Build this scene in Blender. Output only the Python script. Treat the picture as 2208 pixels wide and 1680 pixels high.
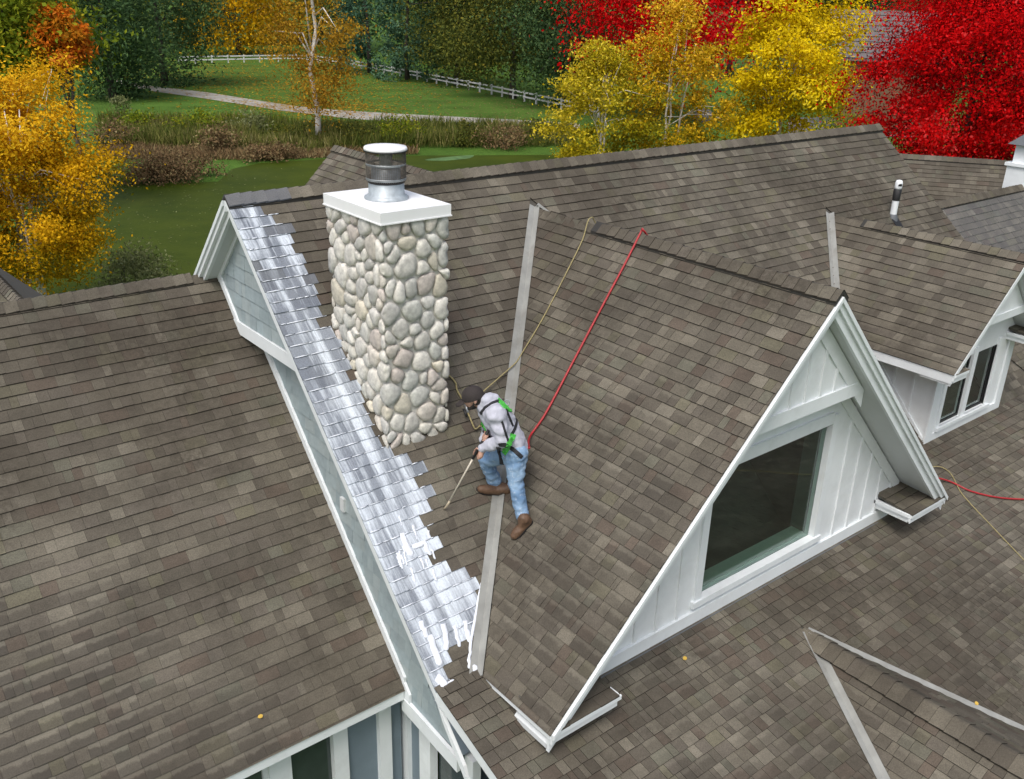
import bpy, bmesh, math, random
import numpy as np
from mathutils import Vector, Matrix, noise as mnoise

random.seed(7); np.random.seed(7)
scene = bpy.context.scene
for o in list(bpy.data.objects): bpy.data.objects.remove(o)
COL = scene.collection

# ------------------------------------------------------------------ camera
CAM = np.array([-3.787, -9.381, 2.056]); YAW, PITCH, ROLL, FPX = 0.68749, 0.40276, 0.02939, 2009.88
FW = np.array([math.sin(YAW)*math.cos(PITCH), math.cos(YAW)*math.cos(PITCH), -math.sin(PITCH)])
_r = np.array([math.cos(YAW), -math.sin(YAW), 0.0]); _u = np.cross(_r, FW)
RT = _r*math.cos(ROLL)+_u*math.sin(ROLL); UP = -_r*math.sin(ROLL)+_u*math.cos(ROLL)
cd = bpy.data.cameras.new('camera'); cam = bpy.data.objects.new('camera', cd); COL.objects.link(cam)
cd.sensor_fit = 'HORIZONTAL'; cd.sensor_width = 36.0; cd.lens = 36.0*FPX/2208.0
cd.clip_start = 0.05; cd.clip_end = 4000.0
cam.matrix_world = Matrix(((RT[0], UP[0], -FW[0], CAM[0]), (RT[1], UP[1], -FW[1], CAM[1]), (RT[2], UP[2], -FW[2], CAM[2]), (0, 0, 0, 1)))
scene.camera = cam

# ------------------------------------------------------------------ world, sun, exposure
SUN_EL, SUN_AZ = math.radians(58), math.radians(235)      # azimuth clockwise from +Y
w = bpy.data.worlds.new('World'); scene.world = w; w.use_nodes = True
nt = w.node_tree; bg = nt.nodes['Background']
sky = nt.nodes.new('ShaderNodeTexSky'); sky.sky_type = 'NISHITA'; sky.sun_disc = False
sky.sun_elevation = SUN_EL; sky.sun_rotation = SUN_AZ
sky.air_density = 1.0; sky.dust_density = 6.0; sky.ozone_density = 1.0; sky.altitude = 200
hs = nt.nodes.new('ShaderNodeHueSaturation'); hs.inputs['Saturation'].default_value = 0.72
nt.links.new(sky.outputs[0], hs.inputs['Color']); nt.links.new(hs.outputs[0], bg.inputs['Color'])
bg.inputs['Strength'].default_value = 0.13
sd = bpy.data.lights.new('sun', 'SUN'); sd.energy = 1.1; sd.angle = math.radians(24); sd.color = (1.0, 0.98, 0.95)
sun = bpy.data.objects.new('sun', sd); COL.objects.link(sun)
sdir = Vector((math.sin(SUN_AZ)*math.cos(SUN_EL), math.cos(SUN_AZ)*math.cos(SUN_EL), math.sin(SUN_EL)))
sun.rotation_euler = sdir.to_track_quat('Z', 'Y').to_euler()
sun.location = (0, 0, 30)
vs = scene.view_settings; vs.view_transform = 'Standard'; vs.look = 'None'; vs.gamma = 1.0; vs.use_curve_mapping = False
vs.exposure = 0.50
scene.cycles.max_bounces = 6; scene.cycles.transparent_max_bounces = 8

# ------------------------------------------------------------------ pixel helpers (photo enlarged to 2208 x 1680)
def ray(px): return FW + RT*(px[0]-1104.0)/FPX - UP*(px[1]-840.0)/FPX
def hit(px, n, d):
    v = ray(px); n = np.asarray(n, float); return CAM + v*((d-n@CAM)/(n@v))
def project(P):
    d = np.asarray(P)-CAM; z = d@FW
    return 1104+FPX*(d@RT)/z, 840-FPX*(d@UP)/z
GZ = -8.8
def gpt(px): return hit(px, (0, 0, 1), GZ)

# ------------------------------------------------------------------ roof planes:  (normal, d)
K1 = 0.992; KD = 0.99; KL = 1.003; K2 = 0.334
YB = -3.795; ZB = K1*YB
P1 = (np.array([0, -K1, 1.]), 0.0)
P2 = (np.array([0, -K2, 1.]), ZB-K2*YB)
XD, ZD, YD, XEL, XER, YW = 3.838, -0.44, -4.854, 0.473, 7.063, -4.383
PD1 = (np.array([-KD, 0, 1.]), ZD-KD*XD)
PD1R = (np.array([KD, 0, 1.]), ZD+KD*XD)
YL, ZL, YLE = 0.982, -1.045, -2.69
PL = (np.array([0, -KL, 1.]), ZL-KL*YL)
X2, Z2, Y2F, K2D = 9.47, -1.065, -4.2, 0.94
def zon(pl, x, y): return (pl[1]-pl[0][0]*x-pl[0][1]*y)/pl[0][2]

# ------------------------------------------------------------------ object helpers
def put(o, parent=None, label=None, category=None, group=None, kind=None):
    if o.name not in COL.objects: COL.objects.link(o)
    if parent is not None:
        o.parent = parent
        o.matrix_parent_inverse = Matrix.Identity(4)
        o.location = o.location - wloc(parent)
    if label: o['label'] = label
    if category: o['category'] = category
    if group: o['group'] = group
    if kind: o['kind'] = kind
    return o
def wloc(o):
    v = Vector((0, 0, 0))
    while o is not None: v = v + o.location; o = o.parent
    return v
def empty(name, loc, label=None, category=None, group=None):
    o = bpy.data.objects.new(name, None); o.location = loc; o.empty_display_size = 0.2
    return put(o, None, label, category, group)

class MB:
    def __init__(s): s.v = []; s.f = []; s.c = []
    def vert(s, p): s.v.append((float(p[0]), float(p[1]), float(p[2]))); return len(s.v)-1
    def poly(s, pts, c=None):
        s.f.append([s.vert(p) for p in pts]); s.c.append(c)
    def prism(s, pts, off, c=None):
        pts = [Vector(p) for p in pts]; off = Vector(off); n = len(pts)
        a = [s.vert(p) for p in pts]; b = [s.vert(p+off) for p in pts]
        nn = Vector((0, 0, 0))
        for i in range(n): nn += pts[i].cross(pts[(i+1) % n])
        if nn.dot(off) > 0: a, b = b, a     # a is the outward-first ring
        s.f.append(list(a)); s.f.append(list(reversed(b)))
        for i in range(n): s.f.append([a[(i+1) % n], a[i], b[i], b[(i+1) % n]])
        s.c += [c]*(n+2)
    def box(s, p0, p1, c=None):
        x0, y0, z0 = [min(a, b) for a, b in zip(p0, p1)]; x1, y1, z1 = [max(a, b) for a, b in zip(p0, p1)]
        s.prism([(x0, y0, z0), (x1, y0, z0), (x1, y1, z0), (x0, y1, z0)], (0, 0, z1-z0), c)
    def tube(s, path, rad, n=8, cap=True, c=None, flat=1.0, side=None):
        P = [Vector(p) for p in path]; m = len(P)
        R = rad if hasattr(rad, '__len__') else [rad]*m
        rings = []; ref = None
        for i in range(m):
            t = (P[min(i+1, m-1)]-P[max(i-1, 0)]).normalized()
            if ref is None:
                ref = Vector(side) if side is not None else (Vector((0, 0, 1)) if abs(t.z) < .9 else Vector((1, 0, 0)))
            e1 = (ref-t*ref.dot(t)).normalized(); e2 = t.cross(e1); ref = e1
            rings.append([s.vert(P[i]+(e1*math.cos(2*math.pi*k/n)*flat+e2*math.sin(2*math.pi*k/n))*R[i]) for k in range(n)])
        for i in range(m-1):
            for k in range(n):
                s.f.append([rings[i][k], rings[i][(k+1) % n], rings[i+1][(k+1) % n], rings[i+1][k]]); s.c.append(c)
        if cap:
            s.f.append(list(reversed(rings[0]))); s.f.append(list(rings[-1])); s.c += [c, c]
    def lathe(s, prof, center, n=24, c=None):
        cx, cy, cz = center; rings = []
        for r, z in prof:
            rings.append([s.vert((cx+r*math.cos(2*math.pi*k/n), cy+r*math.sin(2*math.pi*k/n), cz+z)) for k in range(n)])
        for i in range(len(prof)-1):
            for k in range(n):
                s.f.append([rings[i][k], rings[i][(k+1) % n], rings[i+1][(k+1) % n], rings[i+1][k]]); s.c.append(c)
    def build(s, name, mat, parent=None, smooth=False, origin=None, **kw):
        me = bpy.data.meshes.new(name)
        o3 = Vector(origin) if origin is not None else Vector((0, 0, 0))
        vv = s.v if origin is None else [(p[0]-o3.x, p[1]-o3.y, p[2]-o3.z) for p in s.v]
        me.from_pydata(vv, [], s.f)
        if any(c is not None for c in s.c):
            at = me.attributes.new('col', 'FLOAT_COLOR', 'FACE')
            arr = np.array([(c[0], c[1], c[2], 1.0) if c is not None else (1, 1, 1, 1) for c in s.c], dtype=np.float32)
            at.data.foreach_set('color', arr.ravel())
        if smooth: me.polygons.foreach_set('use_smooth', [True]*len(me.polygons))
        me.materials.append(mat); me.update()
        o = bpy.data.objects.new(name, me); o.location = o3
        return put(o, parent, **kw)

# ------------------------------------------------------------------ materials
def new_mat(name):
    m = bpy.data.materials.new(name); m.use_nodes = True
    t = m.node_tree; b = t.nodes['Principled BSDF']; return m, t, b
def N(t, kind, **kw):
    n = t.nodes.new(kind)
    for k, v in kw.items(): setattr(n, k, v)
    return n
def mathn(t, op, a, b=None, clamp=False):
    n = N(t, 'ShaderNodeMath', operation=op); n.use_clamp = clamp
    for i, x in enumerate((a, b)):
        if x is None: continue
        if isinstance(x, (int, float)): n.inputs[i].default_value = x
        else: t.links.new(x, n.inputs[i])
    return n.outputs[0]
def mixc(t, fac, a, b, blend='MIX'):
    n = N(t, 'ShaderNodeMix', data_type='RGBA', blend_type=blend)
    for i, x in ((0, fac), (6, a), (7, b)):
        if isinstance(x, (int, float)): n.inputs[i].default_value = x
        elif isinstance(x, tuple): n.inputs[i].default_value = (x+(1,))[:4]
        else: t.links.new(x, n.inputs[i])
    return n.outputs[2]
def noise(t, vec, scale, detail=3, rough=.55):
    n = N(t, 'ShaderNodeTexNoise'); n.inputs['Scale'].default_value = scale
    n.inputs['Detail'].default_value = detail; n.inputs['Roughness'].default_value = rough
    if vec is not None: t.links.new(vec, n.inputs['Vector'])
    return n.outputs['Fac']
def mapr(t, x, a, b, c, d):
    n = N(t, 'ShaderNodeMapRange'); n.clamp = True
    n.inputs[1].default_value = a; n.inputs[2].default_value = b; n.inputs[3].default_value = c; n.inputs[4].default_value = d
    t.links.new(x, n.inputs[0]); return n.outputs[0]
def scaled(t, vec, s):
    n = N(t, 'ShaderNodeMapping'); n.inputs['Scale'].default_value = s; t.links.new(vec, n.inputs['Vector']); return n.outputs[0]
def bump(t, b, h, strength, dist):
    n = N(t, 'ShaderNodeBump'); n.inputs['Strength'].default_value = strength; n.inputs['Distance'].default_value = dist
    t.links.new(h, n.inputs['Height']); t.links.new(n.outputs[0], b.inputs['Normal'])
def pos(t): return N(t, 'ShaderNodeNewGeometry').outputs['Position']

def simple(name, col, rough=.6, var=.12, scale=9., metal=0., spec=.5, bumps=0.0, usecol=False, dirt=0.0):
    m, t, b = new_mat(name); p = pos(t)
    n1 = noise(t, p, scale, 5)
    src = col
    if usecol:
        a = N(t, 'ShaderNodeAttribute', attribute_name='col'); src = a.outputs['Color']
    k = mapr(t, n1, .3, .7, 1-var, 1+var)
    cc = N(t, 'ShaderNodeVectorMath', operation='SCALE')
    if usecol: t.links.new(src, cc.inputs[0])
    else: cc.inputs[0].default_value = col
    t.links.new(k, cc.inputs['Scale'])
    out = cc.outputs[0]
    if dirt > 0:
        d = mapr(t, noise(t, p, 2.3, 6, .7), .5, .72, 0, dirt)
        out = mixc(t, d, out, (.16, .145, .12))
    t.links.new(out, b.inputs['Base Color'])
    b.inputs['Roughness'].default_value = rough; b.inputs['Metallic'].default_value = metal
    b.inputs['Specular IOR Level'].default_value = spec
    if bumps: bump(t, b, noise(t, p, scale*8, 4), .5, bumps)
    return m

def shingle_mat():
    m, t, b = new_mat('asphalt_shingle'); p = pos(t)
    a = N(t, 'ShaderNodeAttribute', attribute_name='col'); x = N(t, 'ShaderNodeAttribute', attribute_name='aux')
    sp = N(t, 'ShaderNodeSeparateXYZ'); t.links.new(x.outputs['Vector'], sp.inputs[0])
    vl, wet, foam = sp.outputs[0], sp.outputs[1], sp.outputs[2]
    gran = mapr(t, noise(t, p, 85., 4, .8), .3, .7, .62, 1.38)
    blot = mapr(t, noise(t, p, 1.6, 6, .68), .3, .7, .72, 1.22)
    sc = N(t, 'ShaderNodeVectorMath', operation='SCALE'); t.links.new(a.outputs['Color'], sc.inputs[0])
    t.links.new(mathn(t, 'MULTIPLY', gran, blot), sc.inputs['Scale'])
    c = sc.outputs[0]
    # algae stains: patches broken up by fine speckle
    st = mathn(t, 'MULTIPLY', mapr(t, noise(t, p, .62, 5, .65), .48, .66, 0, 1), mapr(t, noise(t, p, 15., 5, .8), .40, .58, .12, .72))
    c = mixc(t, st, c, (.045, .039, .030))
    damp = mapr(t, noise(t, p, .33, 4, .6), .44, .64, 0, .42)
    c = mixc(t, damp, c, (.050, .041, .030))
    # rain wet lower half of each shingle
    edge = mathn(t, 'ADD', vl, mapr(t, noise(t, p, 12., 4, .65), .3, .7, -.16, .16))
    wm = mathn(t, 'MULTIPLY', mapr(t, edge, .30, .50, 0, 1), wet)
    c = mixc(t, mathn(t, 'MULTIPLY', wm, .62), c, (.036, .031, .024))
    dry = mathn(t, 'MULTIPLY', mathn(t, 'SUBTRACT', 1.0, mapr(t, edge, .24, .40, 0, 1)), wet)
    c = mixc(t, mathn(t, 'MULTIPLY', dry, .34), c, (.20, .188, .155))
    # cleaning foam: bluish wet film and white runs down the slope
    stream = noise(t, scaled(t, p, (7.5, .55, .55)), 1.0, 1.5, .45)
    fine = noise(t, scaled(t, p, (48., 3.5, 3.5)), 1.0, 3, .6)
    run = mathn(t, 'ADD', stream, mathn(t, 'MULTIPLY', mathn(t, 'SUBTRACT', fine, .5), .50))
    run = mathn(t, 'ADD', run, mathn(t, 'MULTIPLY', foam, .12))
    run = mathn(t, 'SUBTRACT', run, mathn(t, 'MULTIPLY', vl, .05))
    white = mathn(t, 'MULTIPLY', mapr(t, run, .47, .70, 0, .88), mapr(t, foam, .10, .2, 0, 1))
    film = mixc(t, mapr(t, foam, .18, 1.0, 0, 1), (.170, .200, .250), (.44, .495, .57))
    grain = mapr(t, noise(t, p, 70., 4, .8), .3, .7, .70, 1.26)
    fg = N(t, 'ShaderNodeVectorMath', operation='SCALE'); t.links.new(film, fg.inputs[0]); t.links.new(grain, fg.inputs['Scale'])
    c = mixc(t, mapr(t, foam, .03, .16, 0, .74), c, fg.outputs[0])
    white = mathn(t, 'MULTIPLY', white, mapr(t, noise(t, p, 45., 4, .8), .32, .52, .55, 1))
    c = mixc(t, white, c, (.68, .745, .81))
    t.links.new(c, b.inputs['Base Color'])
    r = mapr(t, wm, 0, 1, .88, .55); r2 = mapr(t, foam, 0, .6, 0, .10)
    t.links.new(mathn(t, 'SUBTRACT', r, r2), b.inputs['Roughness'])
    b.inputs['Specular IOR Level'].default_value = .22
    bump(t, b, noise(t, p, 130., 3), .6, .003)
    return m
def leaf_mat(name, stops, trans=.32):
    m, t, b = new_mat(name)
    a = N(t, 'ShaderNodeAttribute', attribute_name='tint')
    r = N(t, 'ShaderNodeValToRGB'); cr = r.color_ramp
    while len(cr.elements) < len(stops): cr.elements.new(.5)
    for e, (q, c) in zip(cr.elements, stops): e.position = q; e.color = c+(1,)
    t.links.new(a.outputs['Fac'], r.inputs['Fac']); t.links.new(r.outputs[0], b.inputs['Base Color'])
    b.inputs['Roughness'].default_value = .8; b.inputs['Specular IOR Level'].default_value = .08
    tr = N(t, 'ShaderNodeBsdfTranslucent'); t.links.new(r.outputs[0], tr.inputs['Color'])
    mx = N(t, 'ShaderNodeMixShader'); mx.inputs[0].default_value = trans
    out = t.nodes['Material Output']
    t.links.new(b.outputs[0], mx.inputs[1]); t.links.new(tr.outputs[0], mx.inputs[2]); t.links.new(mx.outputs[0], out.inputs['Surface'])
    return m

M = {}
M['shingle'] = shingle_mat()
M['deck'] = simple('roof_felt', (.07, .065, .055), .9)
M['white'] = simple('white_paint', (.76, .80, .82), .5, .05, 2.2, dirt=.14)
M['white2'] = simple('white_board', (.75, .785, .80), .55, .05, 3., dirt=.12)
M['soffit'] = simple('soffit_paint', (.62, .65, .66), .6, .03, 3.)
M['cap'] = simple('chimney_cap_metal', (.84, .85, .86), .35, .03, 3.)
M['shake'] = simple('blue_grey_shake', (.40, .45, .45), .7, .08, 12., usecol=True, bumps=.002)
M['bluepanel'] = simple('blue_grey_panel', (.17, .22, .26), .6, .06, 5.)
M['valley'] = simple('valley_metal', (.27, .275, .26), .5, .16, 5., spec=.4, dirt=.55)
M['vent'] = simple('ridge_vent', (.030, .028, .025), .8)
M['stone'] = simple('field_stone', (.5, .5, .5), .8, .24, 22., usecol=True, bumps=.016)
M['mortar'] = simple('mortar', (.60, .585, .54), .9, .12, 30., bumps=.003)
M['galv'] = simple('galvanized_metal', (.26, .28, .29), .45, .25, 16., metal=.6)
M['galv2'] = simple('flue_metal', (.40, .45, .48), .5, .2, 16., metal=.35)
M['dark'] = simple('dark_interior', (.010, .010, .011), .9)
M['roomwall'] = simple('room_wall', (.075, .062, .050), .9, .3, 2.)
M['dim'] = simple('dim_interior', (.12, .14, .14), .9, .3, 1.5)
M['black'] = simple('black_rubber', (.012, .012, .013), .6)
M['lead'] = simple('flashing', (.10, .11, .12), .5, .1)
M['sill'] = simple('window_sill', (.42, .50, .45), .5, .04)
M['jamb'] = simple('window_jamb', (.10, .12, .11), .6, .05)
M['bark'] = simple('bark', (.055, .046, .038), .9, .3, 6.)
M['birchbark'] = simple('birch_bark', (.74, .71, .66), .8, .2, 4., dirt=.18)
M['fence'] = simple('fence_paint', (.66, .66, .67), .6, .08, 1.)
M['gravel'] = simple('gravel', (.30, .285, .25), .95, .16, .6)
M['asphalt'] = simple('asphalt', (.13, .13, .14), .9, .1, 1.)
M['rope_tan'] = simple('tan_rope', (.30, .255, .12), .8, .25, 60.)
M['rope_red'] = simple('red_hose', (.34, .018, .022), .45, .15, 30.)
M['foam'] = simple('soap_foam', (.72, .76, .83), .6, .10, 40., bumps=.006)
def glass_mat():
    m, t, b = new_mat('window_glass')
    b.inputs['Base Color'].default_value = (.62, .80, .71, 1); b.inputs['Roughness'].default_value = .02
    b.inputs['Transmission Weight'].default_value = 1.0; b.inputs['IOR'].default_value = 1.45
    return m
M['glass'] = glass_mat()
M['darkglass'] = simple('dark_glass', (.045, .060, .058), .06, .35, 1.3, spec=.6)
def mesh_mat():
    m, t, b = new_mat('spark_screen')
    b.inputs['Base Color'].default_value = (.15, .135, .12, 1); b.inputs['Metallic'].default_value = .3; b.inputs['Roughness'].default_value = .45
    tc = N(t, 'ShaderNodeTexCoord')
    return m
M['screen'] = mesh_mat()

# ------------------------------------------------------------------ shingle fields
def clip(poly, cv):
    """Sutherland-Hodgman: poly (list of (u,v)) clipped by convex counter-clockwise polygon cv"""
    out = poly
    n = len(cv)
    for i in range(n):
        ax, ay = cv[i]; bx, by = cv[(i+1) % n]
        inp = out; out = []
        if not inp: return []
        def side(p): return (bx-ax)*(p[1]-ay)-(by-ay)*(p[0]-ax)
        for j in range(len(inp)):
            p, q = inp[j], inp[(j+1) % len(inp)]
            sp, sq = side(p), side(q)
            if sp >= 0: out.append(p)
            if (sp >= 0) != (sq >= 0):
                k = sp/(sp-sq); out.append((p[0]+(q[0]-p[0])*k, p[1]+(q[1]-p[1])*k))
    return out
def area2(p): return .5*sum(p[i][0]*p[(i+1) % len(p)][1]-p[(i+1) % len(p)][0]*p[i][1] for i in range(len(p)))
PAL = [(.150, .138, .114), (.134, .123, .103), (.172, .159, .132), (.118, .107, .090), (.155, .147, .110), (.144, .131, .112), (.205, .191, .160), (.152, .150, .122)]
PALW = [5, 4, 4, 3.5, 2, 3, 2.6, 1.5]
def shade(rnd, red=0.04):
    c = rnd.choices(PAL, PALW)[0]
    if rnd.random() < red: c = (.130, .108, .090)
    k = rnd.uniform(.90, 1.10)
    return (c[0]*k*.80, c[1]*k*.778, c[2]*k*.735)
def pick(rnd, pal):
    k = rnd.uniform(.93, 1.07); return tuple(x*k for x in rnd.choice(pal))
def emit(mb, aux, O, U, V, Nn, poly, v0, v1, h0, h1, col, wet, foam, th=.004):
    """one shingle: wedge whose butt (v1) stands proud"""
    top = []; bot = []
    for (u, v) in poly:
        k = (v-v0)/(v1-v0); h = h0+(h1-h0)*k
        P = O+U*u+V*v
        top.append(mb.vert(P+Nn*h)); aux.append((k, wet, foam)); bot.append(mb.vert(P-Nn*th)); aux.append((k, wet, foam))
    n = len(poly); mb.f.append(top); mb.c.append(col)
    dc = tuple(x*.12 for x in col) if foam < .05 else (.72, .75, .82)  # butt edges: dark asphalt tone, with course shadow line put into the colour
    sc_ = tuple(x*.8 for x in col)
    for i in range(n):
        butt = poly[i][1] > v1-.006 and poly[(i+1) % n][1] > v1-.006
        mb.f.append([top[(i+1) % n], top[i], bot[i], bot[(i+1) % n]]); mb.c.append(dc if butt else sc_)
def aux_attr(me, aux):
    at = me.attributes.new('aux', 'FLOAT_VECTOR', 'POINT'); at.data.foreach_set('vector', np.array(aux, dtype=np.float32).ravel())
def fits(P, m=0): 
    x, y = project(P); return -m < x < 2208+m and -m < y < 1680+m and (np.asarray(P)-CAM)@FW > 0
def shingle_field(parent, O, U, V, regions, seed, expo=.127, foamf=None, wetf=None, n_single=300, mat=None, name='shingle', red=.04, widths=(.075, .30), pal=None, hh=(.003, .0145), gap=.0009):
    rnd = random.Random(seed)
    O, U, V = [np.array(a, float) for a in (O, U, V)]; Nn = np.cross(U, V); Nn = Nn if Nn[2] > 0 or abs(Nn[2]) < .05 else -Nn
    if abs(Nn[2]) < .05 and Nn@(CAM-O) < 0: Nn = -Nn
    regs = []
    for r in regions: regs.append(r if area2(r) > 0 else r[::-1])
    us = [p[0] for r in regs for p in r]; vs_ = [p[1] for r in regs for p in r]
    items = []
    i0 = math.floor(min(vs_)/expo); i1 = math.ceil(max(vs_)/expo)
    for i in range(i0, i1):
        v0, v1 = i*expo, (i+1)*expo
        u = min(us)-rnd.uniform(0, .3); last = None
        while u < max(us):
            wd = rnd.uniform(*widths) if rnd.random() < .8 else rnd.uniform(widths[0]*.7, widths[1]*.45)
            col = shade(rnd, red) if pal is None else pick(rnd, pal)
            lay = rnd.choice((0, 0, .004)); jit = rnd.uniform(-.003, .003)
            g = gap
            rect = [(u+g, v0-.012), (u+wd-g, v0-.012), (u+wd-g, v1+jit), (u+g, v1+jit)]
            for r in regs:
                pl = clip(rect, r)
                if len(pl) >= 3 and abs(area2(pl)) > 2e-4:
                    cu = sum(p[0] for p in pl)/len(pl); cv = sum(p[1] for p in pl)/len(pl)
                    P = O+U*cu+V*cv
                    wet = wetf(P, rnd) if wetf else 0.0
                    foam = foamf(P, rnd) if foamf else 0.0
                    if fits(P, 10):
                        a = area2([project(O+U*q[0]+V*q[1]) for q in pl]); a = abs(a)
                    else: a = 0
                    items.append((a, pl, v0, v1, hh[0], hh[1]+lay, col, wet, foam, P))
            u += wd
    items.sort(key=lambda q: -q[0])
    for it in items[:n_single]:
        if it[0] < 60: break
        mb = MB(); aux = []
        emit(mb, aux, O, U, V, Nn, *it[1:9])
        o = mb.build(name, mat or M['shingle'], parent, origin=it[9]); aux_attr(o.data, aux)
        it[1].append(None)
    mb = MB(); aux = []
    for it in items:
        if it[1] and it[1][-1] is None: continue
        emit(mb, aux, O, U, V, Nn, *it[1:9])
    if mb.f:
        o = mb.build(name+'_field', mat or M['shingle'], parent, kind='stuff'); aux_attr(o.data, aux)
    return items
def slopeV(n):
    """unit vector straight down the slope of the plane with upward normal n"""
    n = n/np.linalg.norm(n); g = np.array([0, 0, -1.])-n*(-n[2]); return g/np.linalg.norm(g)
def field_xy(parent, pl, U, O, polys_xy, seed, **kw):
    V = slopeV(pl[0]); U = np.array(U, float); O = np.array(O, float)
    regs = []
    for poly in polys_xy:
        regs.append([((np.array([x, y, zon(pl, x, y)])-O)@U, (np.array([x, y, zon(pl, x, y)])-O)@V) for x, y in poly])
    return shingle_field(parent, O, U, V, regs, seed, **kw)
def deck(name, pl, poly_xy, parent, th=.10, mat=None, down=.012):
    mb = MB(); n = pl[0]/np.linalg.norm(pl[0])
    pts = [np.array([x, y, zon(pl, x, y)])-n*down for x, y in poly_xy]
    mb.prism(pts, -n*th); return mb.build(name, mat or M['deck'], parent)
def ridge_caps(parent, a, b, kL, kR, seed, w=.15, up=.0, step=.135, vent=True, vent_from=0.0, foamn=0, side=None):
    """cap shingles folded over the ridge from a to b (top of the cap lies on the line)"""
    a, b = np.array(a, float), np.array(b, float); L = np.linalg.norm(b-a); t = (b-a)/L
    s = np.cross(t, (0, 0, 1.)); s /= np.linalg.norm(s)
    rnd = random.Random(seed)
    def prof(k, wd, dz):
        c = 1/math.sqrt(1+k*k); return [(f*wd*c, -f*wd*c*k+dz+(.010 if f == 0 else 0)*(-1)) for f in (0, .12, .55, 1)]
    z0 = -.0
    if vent:
        mb = MB(); p0 = a+t*vent_from
        for sg, k in ((1, kR), (-1, kL)):
            c = 1/math.sqrt(1+k*k)
            q = [(0, -.012), (w*.95*c, -w*.95*c*k-.012), (w*.95*c, -w*.95*c*k-.052), (0, -.052)]
            mb.prism([p0+s*sg*x+np.array([0, 0, z]) for x, z in q], b-p0)
        mb.build('ridge_vent', M['vent'], parent)
    n = int(L/step)+1
    for i in range(n):
        m0, m1 = a+t*min(L, i*step), a+t*min(L, i*step+step+.03)
        if np.linalg.norm(m1-m0) < .02: continue
        mb = MB(); aux = []; col = shade(rnd, .03); col = tuple(x*1.08 for x in col)
        fo = .095 if i < foamn else 0
        dv = 0 if (not vent or i*step >= vent_from-.02) else -.045
        rows = []
        for sg, k in ((-1, kL), (1, kR)):
            pf = prof(k, w, -.004)
            rows.append([(x*sg, z) for x, z in pf])
        line = rows[0][::-1]+rows[1][1:]
        jz = rnd.uniform(-.002, .002)
        top0 = [m0+s*x+np.array([0, 0, z-.006+jz+dv]) for x, z in line]; top1 = [m1+s*x+np.array([0, 0, z+.006+jz+dv]) for x, z in line]
        bot0 = [p-np.array([0, 0, .012]) for p in top0]; bot1 = [p-np.array([0, 0, .012]) for p in top1]
        m = len(line); I = [[mb.vert(p) for p in q] for q in (top0, top1, bot0, bot1)]
        aux += [(.2, 0, fo)]*(4*m)
        for j in range(m-1):
            mb.f.append([I[0][j], I[0][j+1], I[1][j+1], I[1][j]]); mb.c.append(col)
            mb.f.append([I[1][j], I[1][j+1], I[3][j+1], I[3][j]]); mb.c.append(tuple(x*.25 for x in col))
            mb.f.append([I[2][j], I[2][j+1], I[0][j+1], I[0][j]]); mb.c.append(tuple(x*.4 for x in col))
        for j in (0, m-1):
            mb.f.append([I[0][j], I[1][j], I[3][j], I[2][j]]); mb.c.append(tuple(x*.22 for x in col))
        o = mb.build('ridge_cap', M['shingle'], parent, origin=(m0+m1)/2); aux_attr(o.data, aux)

# ------------------------------------------------------------------ THE HOUSE
house = empty('house', (6, -2, GZ), 'large house with steep brown shingle roofs, white gabled dormers and a fieldstone chimney', 'house')

# foam region on the main slope (x, y)
FOAM = [(-.05, .0), (.30, -.05), (.48, -.18), (.51, -.51), (.54, -.92), (.52, -1.16), (.52, -2.17), (.72, -2.28), (.80, -2.36), (.72, -2.71), (.57, -2.99), (.60, -3.13), (.86, -3.27), (.60, -3.60), (.30, -3.57), (.16, -3.70), (.10, -3.95), (-.05, -3.95)]
def inpoly(x, y, P):
    c = False; n = len(P)
    for i in range(n):
        (x1, y1), (x2, y2) = P[i], P[(i+1) % n]
        if (y1 > y) != (y2 > y) and x < (x2-x1)*(y-y1)/(y2-y1)+x1: c = not c
    return c
def polydist(x, y, P):
    best = 9
    for i in range(len(P)):
        (x1, y1), (x2, y2) = P[i], P[(i+1) % len(P)]
        dx, dy = x2-x1, y2-y1; k = max(0, min(1, ((x-x1)*dx+(y-y1)*dy)/(dx*dx+dy*dy+1e-9)))
        best = min(best, math.hypot(x-x1-k*dx, y-y1-k*dy))
    return best
def foam1(P, rnd):
    x, y = P[0], P[1]
    if x > 1.1 or not inpoly(x, y, FOAM): return 0.0
    d = min(polydist(x, y, FOAM[1:-1]), .2)/.2
    base = .26+.40*max(0, min(1, (-y-.5)/2.4))
    return max(.11, base*(.7+.3*min(1, d*2.2))+rnd.choice((-.16, -.08, 0, .04, .08, .14)))
def nz(x, y, s, o=0): return mnoise.noise((x*s+o, y*s-o, o*1.7))
def wetL(P, rnd):
    k = (-P[0]-1.1)*.55+(-P[1]-1.2)*.45+nz(P[0], P[1], .9, 3)*.9
    return max(0, min(1, k*.9))*rnd.choice((1, 1, .75, .25))
def wetD(P, rnd):
    k = (-P[2]-1.3)*.6+nz(P[1], P[2], 1.1, 9)*1.2; return max(0, min(.6, k))*rnd.choice((1, .8, .4, .1))
def wet2(P, rnd):
    k = .45+nz(P[0], P[1], .6, 5)*1.3+(-P[1]-5)*.25; return max(0, min(.45, k))*rnd.choice((1, .7, .3, .1))
def wet1(P, rnd): return max(0, min(.35, (-P[2]-2.2)*.4+nz(P[0], P[1], 1., 2)*.4))*rnd.choice((1, .5, 0))

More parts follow.
